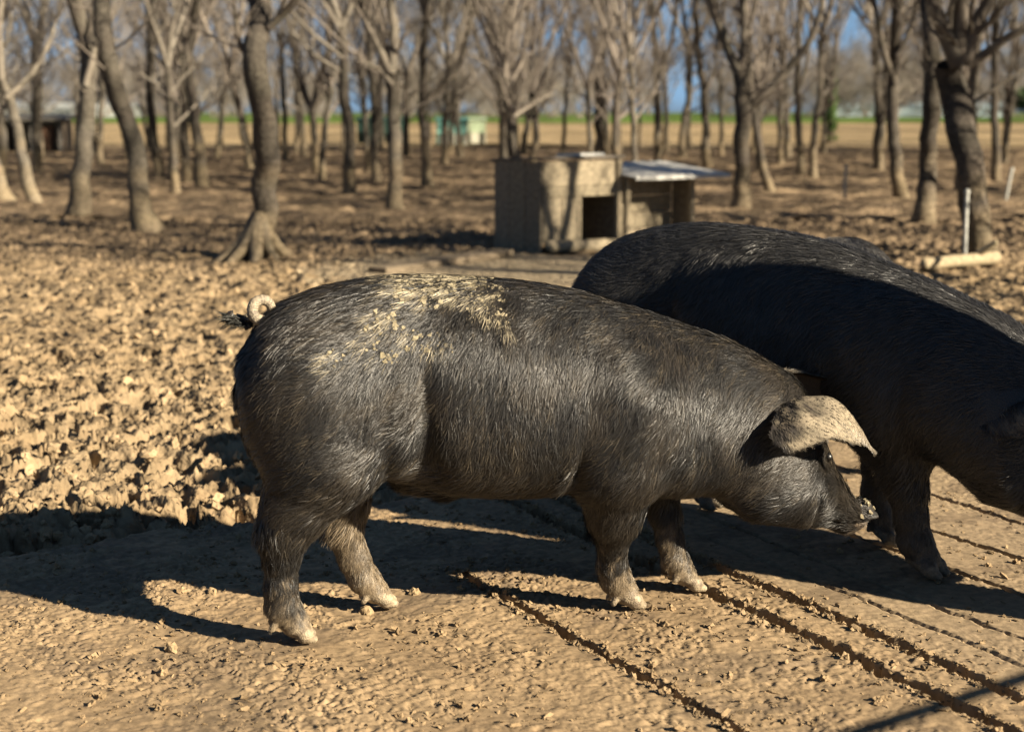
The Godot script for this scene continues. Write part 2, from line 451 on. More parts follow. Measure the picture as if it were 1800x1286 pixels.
func make_ground() -> void:
	var b := Buf.new()
	ground_patch(b, -3.6, 3.4, -9.0, -4.0, 0.0165, 1.0)
	ground_patch(b, -8.0, -3.6, -9.0, -4.0, 0.10, 1.0)
	ground_patch(b, 3.4, 8.0, -9.0, -4.0, 0.10, 1.0)
	ground_patch(b, -8.0, 8.0, -20.0, -9.0, 0.045, 1.0)
	ground_patch(b, -26.0, -8.0, -20.0, -4.0, 0.4, 0.8)
	ground_patch(b, 8.0, 26.0, -20.0, -4.0, 0.4, 0.8)
	ground_patch(b, -26.0, 26.0, -62.0, -20.0, 0.2, 1.3)
	ground_patch(b, -26.0, 26.0, -4.0, 8.0, 0.8, 0.0)
	var big := Color(0.25, 0.18, 0.11)
	for q in [[-900, -26, -900, 200], [26, 900, -900, 200], [-26, 26, -900, -62], [-26, 26, 8, 200]]:
		b.sheet(2, 2, PackedVector3Array([Vector3(q[0], -0.02, q[2]), Vector3(q[1], -0.02, q[2]), Vector3(q[0], -0.02, q[3]), Vector3(q[1], -0.02, q[3])]), PackedColorArray([big, big, big, big]))
	var o := obj("ground", b.mesh(), M.mud)
	tag(o, "", "", "", "structure")

# grooves: place across the apron, half width, depth, where they begin and end along it
var grooves := [[1.185, 0.015, 0.06, 0.95, 9.0], [1.735, 0.024, 0.10, -1.0, 9.0], [1.915, 0.021, 0.085, -1.0, 9.0], [2.09, 0.009, 0.008, 0.9, 9.0], [2.235, 0.009, 0.010, -1.0, 9.0], [2.52, 0.012, 0.016, -1.0, 9.0], [2.81, 0.013, 0.022, -1.0, 9.0], [3.15, 0.013, 0.022, -1.0, 9.0]]

func apron_height(u: float, v: float) -> float:
	var h := 0.012 * nz.get_noise_2d(u * 0.9, v * 0.9) - 0.004
	var rough := 1.0 - 0.6 * smooth(1.7, 2.0, u)
	var wu := u + 0.012 * nz2.get_noise_2d(u * 12.0, v * 12.0)
	var wv := v + 0.012 * nz2.get_noise_2d(u * 12.0 + 50.0, v * 12.0)
	# smeared skins of mud, each a thin step; where it is thick it breaks into chips and pits
	var patch := 0.5 + 0.9 * nz.get_noise_2d(u * 2.1 + 30.0, v * 2.1)
	h += rough * 0.0024 * smooth(0.28, 0.36, nz2.get_noise_2d(wu * 5.0, wv * 12.0))
	h += rough * 0.0016 * smooth(0.38, 0.45, nz2.get_noise_2d(wu * 9.0 + 14.0, wv * 24.0))
	var chip := nz2.get_noise_2d(wu * 26.0 + 90.0, wv * 42.0)
	h += rough * 0.0055 * smooth(0.56, 0.63, chip) * clampf(patch, 0.2, 1.0)
	h -= rough * 0.007 * smooth(0.58, 0.70, -chip) * clampf(patch, 0.1, 1.0)
	h += rough * 0.0005 * nz2.get_noise_2d(u * 60.0, v * 70.0)
	for g in grooves:
		var d: float = absf(u - g[0])
		if d < 0.05 and v > g[3]:
			d = absf(u - g[0] - 0.006 * nz2.get_noise_2d(v * 6.0, g[0] * 30.0)) / (g[1] * (1.0 + 0.3 * nz2.get_noise_2d(v * 25.0, g[0] * 10.0)))
			h -= g[2] * smooth(1.15, 0.8, d) * smooth(g[3], g[3] + 0.12, v)
			# mud pushed up along the lips
			h += 0.005 * rough * smooth(2.6, 1.4, d) * smooth(0.9, 1.3, d) * maxf(0.0, nz2.get_noise_2d(v * 30.0 + 5.0, u * 30.0) + 0.3)
	# the rim towards the mud is broken and rounded
	h -= 0.03 * smooth(0.10, 0.0, v - edge_start(u))
	return h

func apron_at(x: float, z: float) -> float:
	var e := edge_uv(x, z)
	return apron_height(e.x, e.y)

func make_apron() -> void:
	var step := 0.0066
	var across := 0.0052
	var u0 := -0.9
	var u1 := 3.7
	var nu := int((u1 - u0) / across) + 1
	var nv := int(2.95 / step) + 1
	var p := PackedVector3Array()
	var c := PackedColorArray()
	p.resize(nu * (nv + 1))
	c.resize(nu * (nv + 1))
	for j in nv + 1:
		for i in nu:
			var u := u0 + i * across
			var s := edge_start(u)
			var v := s + maxi(j - 1, 0) * step
			var h := apron_height(u, v) if j > 0 else -0.33
			var q := EDGE + EDGE_U * u + EDGE_V * v
			p[j * nu + i] = Vector3(q.x, h, q.y)
			var a := nz.get_noise_2d(u * 1.4 + 8.0, v * 1.4)
			var b := nz2.get_noise_2d(u * 9.0, v * 16.0)
			var col := Color(0.345, 0.246, 0.142).lerp(Color(0.265, 0.187, 0.108), clampf(0.5 + a + b * 0.4, 0.0, 1.0))
			col = col.lerp(Color(0.33, 0.25, 0.16), 0.6 * smooth(1.8, 2.1, u))
			# damp, trodden spots with ragged rims
			c[j * nu + i] = col.lerp(Color(0.20, 0.145, 0.09), 0.75 * smooth(0.20, 0.34, nz.get_noise_2d(u * 1.1 + 60.0, v * 2.0) + 0.12 * b))
	var b2 := Buf.new()
	b2.sheet(nv + 1, nu, p, c)
	tag(obj("pavement", b2.mesh(), M.apron), "", "", "", "structure")
	# plain concrete behind and beside the camera
	var rest := Buf.new()
	var k := Color(0.31, 0.22, 0.13)
	var corner := func(u: float, v: float) -> Vector3:
		var q := EDGE + EDGE_U * u + EDGE_V * v
		return Vector3(q.x, -0.004, q.y)
	for r in [[-2.4, -0.9, 0.05, 9.0], [-0.9, 3.7, 2.93, 9.0], [3.7, 5.1, 0.05, 9.0]]:
		rest.sheet(2, 2, PackedVector3Array([corner.call(r[0], r[2]), corner.call(r[1], r[2]), corner.call(r[0], r[3]), corner.call(r[1], r[3])]), PackedColorArray([k, k, k, k]))
	tag(obj("pavement", rest.mesh(), M.apron), "", "", "", "structure")

func make_fields() -> void:
	for f in [["stubble_field", Color(0.48, 0.355, 0.195), -58.0, -150.0, 0.03], ["green_field", Color(0.16, 0.25, 0.045), -150.0, -420.0, 0.05]]:
		var b := Buf.new()
		var p := PackedVector3Array()
		var c := PackedColorArray()
		var rows := 40
		var cc := 60
		for j in rows:
			for i in cc:
				var x := lerpf(-260.0, 260.0, float(i) / (cc - 1))
				var z := lerpf(f[3], f[2], float(j) / (rows - 1))
				if j == rows - 1: z += 12.0 * nz.get_noise_2d(x * 0.06, 5.0) - 4.0
				var y: float = f[4] + maxf(0.0, -z - 60.0) * 0.0025 + 0.05 * nz.get_noise_2d(x * 0.1, z * 0.1)
				p.append(Vector3(x, y, z))
				var t := 0.8 + 0.5 * nz.get_noise_2d(x * 0.12, z * 0.05)
				c.append(f[1] * t)
		b.sheet(rows, cc, p, c)
		tag(obj(f[0], b.mesh(), M.far), "", "", "", "structure")

func make_crumbs() -> void:
	var rng := RandomNumberGenerator.new()
	rng.seed = 88
	for kind in 3:
		var b := Buf.new()
		b.blob(Vector3(0, 0.15, 0), [Vector3(1.2, 0.45, 0.6), Vector3(0.9, 0.8, 0.9), Vector3(1.5, 0.14, 0.9)][kind], rng, Color.WHITE, 0.5, 1 if kind == 1 else 0)
		var at := []
		var tint := PackedColorArray()
		while at.size() < (15000 if kind == 2 else 1800):
			var u := rng.randf_range(-0.7, 3.3)
			var v := rng.randf_range(0.0, 2.9)
			if rng.randf() < 0.3:
				var g: Array = grooves[rng.randi() % 3]
				u = g[0] + rng.randf_range(-1, 1) * (g[1] + 0.015)
				if v < g[3]: continue
			elif nz.get_noise_2d(u * 2.5, v * 2.5) < rng.randf_range(-0.35, 0.25): continue
			if u > 1.95 and rng.randf() < 0.6: continue
			var q := EDGE + EDGE_U * u + EDGE_V * v
			var s := 0.003 + 0.011 * pow(rng.randf(), 4.0)
			if kind == 2: s = 0.0022 + 0.007 * pow(rng.randf(), 2.5)
			var t := Basis.from_euler(Vector3(rng.randf_range(-0.7, 0.7), rng.randf() * TAU, rng.randf_range(-0.7, 0.7))).scaled(Vector3.ONE * s)
			at.append(Transform3D(t, Vector3(q.x, apron_height(u, v) + s * 0.1, q.y)))
			tint.append(Color(0.33, 0.235, 0.135) * rng.randf_range(0.65, 1.1))
		var o := many("mud_crumbs", b.mesh(), M.crumb, at, tint)
		tag(o, ["small angular crumbs of dry mud scattered over the pavement", "rounded grains of dry mud scattered over the pavement", "thin flat flakes of dry mud lying on the pavement"][kind], "mud crumbs")
	# clods in the churned mud beyond the apron
	for kind in 2:
		var b := Buf.new()
		b.blob(Vector3(0, 0.1, 0), [Vector3(1.0, 0.6, 0.75), Vector3(0.8, 0.8, 0.9)][kind], rng, Color.WHITE, 0.38, 1)
		var at := []
		var tint := PackedColorArray()
		while at.size() < 1300:
			var z := -4.9 - 10.0 * pow(rng.randf(), 1.4)
			var x := rng.randf_range(-1.0, 1.0) * (absf(z) * 0.37 + 0.3)
			var e := edge_uv(x, z)
			if e.y > -0.05 or nz.get_noise_2d(x * 1.5, z * 1.5) < rng.randf_range(-0.5, 0.2): continue
			if Vector2((x + 0.1) / 1.7, (z + 13.4) / 1.8).length() < 1.0: continue
			var s := 0.008 + 0.024 * pow(rng.randf(), 2.5)
			at.append(Transform3D(Basis.from_euler(Vector3(rng.randf() * 2.0, rng.randf() * TAU, rng.randf() * 2.0)).scaled(Vector3.ONE * s), Vector3(x, ground_height(x, z, 1.0) + s * 0.3, z)))
			tint.append(ground_color(x, z) * rng.randf_range(0.85, 1.3))
		var o := many("mud_clods", b.mesh(), M.crumb, at, tint)
		tag(o, ["jagged clods of churned dry mud beyond the pavement", "rounded clods of churned dry mud beyond the pavement"][kind], "mud clods")
	# the few single clods that stand out on the apron
	var spots := [[1.0, -3.9, 0.024, "lump of mud sitting beside the second groove"], [-0.9, -3.82, 0.018, "lone lump of mud on the flat paving behind the hind hoof"], [-0.29, -4.3, 0.017, "small upright lump of mud before the far hind hoof"], [-0.88, -4.28, 0.016, "crooked bit of mud in the sunlit wedge between leg shadows"], [0.62, -4.22, 0.017, "dark crumbly lump at the tip of the far front hoof"], [-0.42, -4.12, 0.02, "pale split lump of mud beside the far hind hoof"]]
	for s in spots:
		var b := Buf.new()
		for k in 3:
			var r: float = s[2] * rng.randf_range(0.5, 0.9)
			b.blob(Vector3(rng.randf_range(-0.5, 0.5) * s[2], r * 0.6, rng.randf_range(-0.5, 0.5) * s[2]), Vector3(r, r * 1.1, r * 0.8), rng, Color(0.36, 0.26, 0.15), 0.3, 1)
		var o := obj("mud_clod", b.mesh(), M.crumb)
		o.position = Vector3(s[0], apron_at(s[0], s[1]) - 0.003, s[1])
		tag(o, s[3], "mud clod", "single mud clods on the pavement")

func bark_color(h: float, pale: float, seed_: float) -> Color:
	var c := Color(0.088, 0.075, 0.062).lerp(Color(0.30, 0.265, 0.21), pale)
	c = c * (1.0 + 0.5 * nz.get_noise_2d(h * 2.5, seed_))
	# mud rubbed on by the pigs, ragged at its upper rim
	var mud := smooth(0.85, 0.15, h + 0.35 * nz2.get_noise_2d(h * 6.0, seed_ * 3.0) + 0.2 * nz.get_noise_1d(seed_ * 5.0))
	return c.lerp(Color(0.40, 0.31, 0.19), mud * (0.62 + 0.3 * nz.get_noise_1d(seed_ * 9.0)))

# one branch and all that grows from it
func grow(b: Buf, from: Vector3, dir: Vector3, length: float, radius: float, level: int, rng: RandomNumberGenerator, tint: Color) -> void:
	var segs: int = [5, 4, 3, 2][level]
	var p := PackedVector3Array([from])
	var r := PackedFloat32Array([radius])
	var c := PackedColorArray([tint])
	var d := dir.normalized()
	var at := from
	for k in segs:
		d = (d + Vector3(rng.randf_range(-1, 1), rng.randf_range(-0.5, 0.9), rng.randf_range(-1, 1)) * (0.16 + 0.05 * level)).normalized()
		at += d * length / segs
		p.append(at)
		r.append(radius * lerpf(1.0, 0.35, float(k + 1) / segs))
		c.append(tint)
	b.tube(p, r, [7, 5, 4, 3][level], c, 0.0, false)
	if level == 3: return
	var kids: int = [7, 7, 7][level]
	for k in kids:
		var t := rng.randf_range(0.25, 1.0) if k > 0 else 1.0
		var f := t * segs
		var i := mini(int(f), segs - 1)
		var q := p[i].lerp(p[i + 1], f - i)
		var along := (p[i + 1] - p[i]).normalized()
		var out := Vector3(rng.randf_range(-1, 1), rng.randf_range(-0.3, 0.8), rng.randf_range(-1, 1))
		out = (out - along * out.dot(along)).normalized()
		grow(b, q, along * rng.randf_range(0.5, 1.1) + out * rng.randf_range(0.5, 1.0) + Vector3(0, 0.25, 0), length * rng.randf_range(0.42, 0.62), maxf(lerpf(radius, radius * 0.35, t) * rng.randf_range(0.45, 0.65), 0.005), level + 1, rng, tint)

func bark_tube(b: Buf, p: PackedVector3Array, r: PackedFloat32Array, sides: int, pale: float, seed_: float, ridged := 0.08) -> void:
	# resample so that the bark can wander
	var q := PackedVector3Array()
	var s := PackedFloat32Array()
	var c := PackedColorArray()
	for k in p.size() - 1:
		var n_ := maxi(2, int(p[k].distance_to(p[k + 1]) / 0.12))
		for j in n_:
			var t := float(j) / n_
			var a := p[maxi(k - 1, 0)]
			var e := p[mini(k + 2, p.size() - 1)]
			q.append(p[k].cubic_interpolate(p[k + 1], a, e, t))
			s.append(lerpf(r[k], r[k + 1], t))
	q.append(p[p.size() - 1])
	s.append(r[r.size() - 1])
	for k in q.size():
		var w := s[k]
		q[k] += Vector3(nz.get_noise_2d(q[k].y * 1.5, seed_), 0, nz.get_noise_2d(q[k].y * 1.5, seed_ + 50.0)) * w * 0.5
		s[k] = w * (1.0 + 0.12 * nz.get_noise_2d(q[k].y * 1.3, seed_ + 9.0))
		c.append(bark_color(q[k].y, pale, seed_))
	b.tube(q, s, sides, c, ridged, false)

func make_trees() -> void:
	var rng := RandomNumberGenerator.new()
	var number := 0
	for e in standing:
		number += 1
		rng.seed = 1000 + number
		var z: float = e.z
		var base := Vector3(e.t[0][0], 0, z)
		var tree := thing("tree", e.label, "tree", base, 0.0, "bare trees of the wood")
		var p := PackedVector3Array()
		var r := PackedFloat32Array()
		p.append(Vector3(0.02, -0.12, 0)); r.append(e.t[0][2] * 1.3)
		for k in e.t.size():
			p.append(Vector3(e.t[k][0] - base.x, e.t[k][1] + (0.06 if k == 0 else 0.0), 0.06 * k * sin(number * 2.3 + k)))
			r.append(e.t[k][2] * (0.98 if k == 0 else 0.84))
		var trunk := Buf.new()
		bark_tube(trunk, p, r, 14, e.pale, number * 7.0)
		if number == 7:
			for root in [[-0.30, 0.22, 0.05], [-0.18, 0.34, 0.05], [0.02, 0.36, 0.06], [0.20, 0.25, 0.05], [0.28, -0.1, 0.05], [-0.32, -0.05, 0.05]]:
				bark_tube(trunk, PackedVector3Array([Vector3(0.03, 0.42, 0), Vector3(root[0] * 0.32, 0.2, root[1] * 0.32), Vector3(root[0] * 0.75, 0.06, root[1] * 0.75), Vector3(root[0] * 1.25, -0.04, root[1] * 1.25)]), PackedFloat32Array([0.07, 0.075, root[2], 0.03]), 8, 0.25, number + root[0] * 10.0)
		obj("trunk", trunk.mesh(), M.bark, tree)
		var crown := Buf.new()
		var tint := Color(0.125, 0.108, 0.09).lerp(Color(0.28, 0.245, 0.195), e.pale * 0.8)
		var ends := []
		for br in e.b:
			var bp := PackedVector3Array()
			var brr := PackedFloat32Array()
			for k in br.size():
				bp.append(Vector3(br[k][0] - base.x, br[k][1], -0.05 * k * sin(number + br[0][0] * 9.0)))
				brr.append(br[k][2] * 0.85)
			bark_tube(crown, bp, brr, 8, e.pale, number * 3.0 + bp[1].x, 0.04)
			for k in range(1, bp.size()):
				for j in 2:
					var out := Vector3(rng.randf_range(-1, 1), rng.randf_range(-0.1, 0.9), rng.randf_range(-1, 1)).normalized()
					grow(crown, bp[k - 1].lerp(bp[k], rng.randf()), (bp[k] - bp[k - 1]).normalized() + out, rng.randf_range(0.5, 1.0), brr[k] * 0.4, 2, rng, tint)
			var l := bp.size() - 1
			ends.append([bp[l], (bp[l] - bp[l - 1]).normalized(), brr[l]])
		var m := p.size() - 1
		if e.b.size() < 3: ends.append([p[m], (p[m] - p[m - 1]).normalized(), r[m]])
		# the trunk and limbs go on upwards, out of the picture
		for q in ends:
			for k in 3:
				var out := Vector3(rng.randf_range(-1, 1), 0, rng.randf_range(-1, 1)).normalized() * (0.25 if k == 0 else 0.6)
				grow(crown, q[0], q[1] + out + Vector3(0, 0.5, 0), rng.randf_range(2.0, 3.2) * (1.2 if k == 0 else 0.8), q[2] * (0.9 if k == 0 else 0.6), 0 if k == 0 else 1, rng, tint)
		# thin shoots on the trunk
		for k in 7:
			var t := rng.randi_range(m - 2, m)
			var q := p[t - 1].lerp(p[t], rng.randf())
			if q.y < 1.0: continue
			grow(crown, q, Vector3(rng.randf_range(-1, 1), rng.randf_range(0.2, 1.2), rng.randf_range(-1, 1)), rng.randf_range(0.5, 1.2), r[t] * 0.16, 2, rng, tint)
		obj("crown", crown.mesh(), M.twig, tree)
		if number == 19:
			var ivy := Buf.new()
			for k in 620:
				var y := rng.randf_range(0.2, 3.6)
				if nz.get_noise_1d(y * 2.2) < rng.randf_range(-0.5, 0.15): continue
				var a := rng.randf() * TAU
				var o := Vector3(cos(a), rng.randf_range(-0.3, 0.3), sin(a)) * rng.randf_range(0.12, 0.32) * (1.0 - y * 0.12)
				var q := Vector3(0.0, y, 0.0) + o
				var s := Vector3(rng.randf_range(-1, 1), rng.randf_range(-1, 1), rng.randf_range(-1, 1)).normalized() * 0.09
				var w := s.cross(o).normalized() * 0.08
				ivy.quad(q - s, q + w, q + s, q - w, Color(0.06, 0.11, 0.03) * rng.randf_range(0.7, 1.4))
			obj("ivy", ivy.mesh(), M.twig, tree)
	# kinds for the crowd of trees behind
	var kinds := []
	for k in 7:
		rng.seed = 300 + k
		var trunk := Buf.new()
		var crown := Buf.new()
		var p := PackedVector3Array([Vector3(0, -0.1, 0)])
		var r := PackedFloat32Array([0.13])
		var lean := Vector3(rng.randf_range(-0.18, 0.18), 0, rng.randf_range(-0.1, 0.1))
		var top := rng.randf_range(1.7, 3.0)
		var n_ := 5
		for j in n_:
			var y := top * (j + 1) / n_
			p.append(Vector3(lean.x * y + rng.randf_range(-0.05, 0.05), y, lean.z * y))
			r.append(lerpf(0.092, 0.072, float(j) / n_))
		bark_tube(trunk, p, r, 9, 0.15 + 0.06 * k, k * 13.0)
		var tint := Color(0.165, 0.145, 0.122).lerp(Color(0.28, 0.243, 0.2), k / 8.0)
		for j in 4:
			var out := Vector3(cos(j * TAU / 4 + k), 0, sin(j * TAU / 4 + k)) * rng.randf_range(0.25, 0.6)
			grow(crown, p[n_], Vector3(0, 1, 0) + out, rng.randf_range(2.6, 3.8), 0.058, 0, rng, tint)
		for j in 5:
			var t := rng.randi_range(3, n_)
			grow(crown, p[t - 1].lerp(p[t], rng.randf()), Vector3(rng.randf_range(-1, 1), 0.7, rng.randf_range(-1, 1)), rng.randf_range(1.0, 1.9), 0.035, 1, rng, tint)
		kinds.append([trunk.mesh(), crown.mesh()])
	rng.seed = 55
	var n_put := 0
	# rows of the wood behind the single trees, then trees beside the view that shade the clearing
	var places := []
	for row in 7:
		var z := -26.0 - row * 5.2
		var half := absf(z) * 0.36 + 3.0
		var x := -half + rng.randf() * 2.0
		while x < half + 5.0:
			places.append(Vector3(x + rng.randf_range(-0.8, 0.8), 0, z + rng.randf_range(-1.8, 1.8)))
			x += rng.randf_range(1.5, 3.3)
	for q in [Vector3(6.1, 0, -11.4), Vector3(8.6, 0, -12.8), Vector3(9.4, 0, -16.0), Vector3(7.6, 0, -18.8), Vector3(10.8, 0, -20.5), Vector3(13.0, 0, -17.0), Vector3(12.2, 0, -13.2), Vector3(14.8, 0, -23.0), Vector3(12.0, 0, -25.0), Vector3(8.2, 0, -8.6), Vector3(9.6, 0, -9.2)]:
		places.append(q)
	for q in places:
		var clash := false
		for e in standing:
			if Vector2(e.t[0][0] - q.x, e.z - q.z).length() < 1.3: clash = true
		if clash: continue
		var k := rng.randi() % kinds.size()
		var o := thing("tree", "bare thin grey-brown tree among many in the wood behind", "tree", q + Vector3(0, -0.03, 0), rng.randf() * TAU, "trees in the rows of the wood behind")
		var s := rng.randf_range(0.6, 1.2)
		o.scale = Vector3(s, lerpf(s, 1.0, 0.6) * rng.randf_range(0.9, 1.15), s)
		obj("trunk", kinds[k][0], M.bark, o)
		obj("crown", kinds[k][1], M.twig, o)
		n_put += 1
	print("trees in rows ", n_put)
	# the wood across the fields, one mass
	for k in 4:
		var at := []
		for j in 85:
			var s := rng.randf_range(1.1, 1.75)
			at.append(Transform3D(Basis(Vector3.UP, rng.randf() * TAU).scaled(Vector3(s * 1.3, s * rng.randf_range(0.8, 1.1), s * 1.3)), Vector3(rng.randf_range(-130, 130), 0.4 - (s * 2.4 if j % 3 else 0.0), rng.randf_range(-330, -200))))
		var o := many("far_wood", kinds[k][1], M.twig, at, PackedColorArray())
		tag(o, "hazy brown mass of bare trees across the green field", "wood")

func board(parent: Node, called: String, o: Vector3, h: Vector3, col: Color, material: Material = null, turn := Basis.IDENTITY, bev := 0.006) -> MeshInstance3D:
	var b := Buf.new()
	b.box(o, h, turn, col, bev)
	return obj(called, b.mesh(), material if material else M.wood, parent)

func log_part(parent: Node, called: String, a: Vector3, e: Vector3, r: float, col: Color) -> void:
	var b := Buf.new()
	var p := PackedVector3Array()
	var rr := PackedFloat32Array()
	var c := PackedColorArray()
	for k in 9:
		p.append(a.lerp(e, k / 8.0) + Vector3(0, nz.get_noise_1d(k * 0.7 + a.x * 10.0), nz.get_noise_1d(k * 0.9 + 30.0)) * r * 0.25)
		rr.append(r * (1.0 + 0.12 * nz.get_noise_1d(k * 1.3 + 5.0)))
		c.append(col)
	b.tube(p, rr, 12, c, 0.05)
	obj(called, b.mesh(), M.wood, parent)

func make_shelter() -> void:
	var t := thing("pig_shelter", "low weathered wooden pig shelter with a pale overhanging awning roof", "shelter", Vector3(0.31, -0.02, -15.08), deg_to_rad(36.9))
	var grey := Color(0.30, 0.25, 0.18)
	var pale := Color(0.42, 0.35, 0.24)
	# left side: boards standing on end
	for k in 3:
		board(t, "side_board", Vector3(-0.016 - 0.004 * (k % 2), 0.46 + 0.01 * k, -0.13 - 0.262 * k), Vector3(0.016, 0.46, 0.128), grey * (0.9 + 0.08 * k))
	# front: upper boards, a board left of the opening, a sill of logs
	board(t, "front_board", Vector3(0.50, 0.80, -0.002), Vector3(0.50, 0.125, 0.016), pale)
	board(t, "front_board", Vector3(0.50, 0.62, 0.004), Vector3(0.50, 0.052, 0.016), pale * 0.92)
	board(t, "front_board", Vector3(0.115, 0.34, -0.001), Vector3(0.115, 0.225, 0.016), pale * 0.95)
	board(t, "front_board", Vector3(0.36, 0.34, 0.003), Vector3(0.125, 0.225, 0.016), pale)
	board(t, "corner_post", Vector3(0.965, 0.47, 0.02), Vector3(0.03, 0.47, 0.03), pale)
	log_part(t, "sill_log", Vector3(0.02, 0.09, 0.06), Vector3(1.0, 0.06, 0.05), 0.065, pale)
	board(t, "back_wall", Vector3(0.5, 0.44, -0.77), Vector3(0.5, 0.44, 0.015), grey)
	board(t, "partition", Vector3(1.0, 0.44, -0.39), Vector3(0.014, 0.44, 0.36), grey)
	board(t, "roof_panel", Vector3(0.49, 0.945, -0.38), Vector3(0.54, 0.014, 0.44), Color(0.2, 0.18, 0.15), null, Basis(Vector3.RIGHT, -0.04))
	board(t, "roof_slab", Vector3(0.72, 0.975, -0.30), Vector3(0.16, 0.016, 0.2), Color(0.6, 0.6, 0.57), M.sheet, Basis(Vector3.RIGHT, -0.04))
	# the bay under the awning
	for k in 4:
		board(t, "bay_board", Vector3(1.49, 0.10 + 0.175 * k, -0.26 + 0.004 * (k % 2)), Vector3(0.47, 0.084, 0.014), pale * (0.85 + 0.06 * ((k * 2) % 3)))
	log_part(t, "sill_log", Vector3(1.05, 0.08, 0.03), Vector3(1.96, 0.07, 0.03), 0.075, pale)
	board(t, "side_wall", Vector3(1.985, 0.36, -0.12), Vector3(0.014, 0.36, 0.14), grey)
	for x in [1.06, 1.97]:
		board(t, "awning_post", Vector3(x, 0.39, 0.05), Vector3(0.03, 0.39, 0.03), pale)
	# corrugated awning sheet
	var b := Buf.new()
	var tilt := Basis(Vector3.RIGHT, 0.10)
	var nx := 60
	for side in 2:
		var p := PackedVector3Array()
		var c := PackedColorArray()
		for j in 2:
			for i in nx:
				var x := lerpf(0.96, 2.3, float(i) / (nx - 1))
				p.append(Vector3(0, 0.815 - 0.012 * side, -0.22) + tilt * Vector3(x, 0.014 * sin(x * 52.0), [-0.52, 0.52][j]))
				c.append(Color(0.62, 0.61, 0.57))
		b.sheet(2, nx, p, c)
	for i in nx - 1:
		for z in [-0.52, 0.52]:
			var q := []
			for x in [lerpf(0.96, 2.3, float(i) / (nx - 1)), lerpf(0.96, 2.3, float(i + 1) / (nx - 1))]:
				q.append(Vector3(0, 0.815, -0.22) + tilt * Vector3(x, 0.014 * sin(x * 52.0), z))
			b.quad(q[0], q[1], q[1] - Vector3(0, 0.012, 0), q[0] - Vector3(0, 0.012, 0), Color(0.62, 0.61, 0.57))
	obj("awning_sheet", b.mesh(), M.sheet, t)
	board(t, "awning_fascia", Vector3(1.63, 0.745, 0.292), Vector3(0.67, 0.022, 0.012), Color(0.66, 0.65, 0.6), M.sheet)
	board(t, "awning_beam", Vector3(1.5, 0.75, 0.02), Vector3(0.5, 0.03, 0.025), grey)
	# a plank laid across the mud towards it
	var pl := obj("plank", null, M.wood)
	var pb := Buf.new()
	pb.box(Vector3.ZERO, Vector3(0.95, 0.03, 0.11), Basis.IDENTITY, Color(0.24, 0.19, 0.13), 0.008)
	pl.mesh = pb.mesh()
	pl.position = Vector3(-0.62, 0.045, -13.85)
	pl.rotation = Vector3(0.02, 0.95, 0.01)
	tag(pl, "long dark plank lying on the mud before the wooden shelter", "plank")

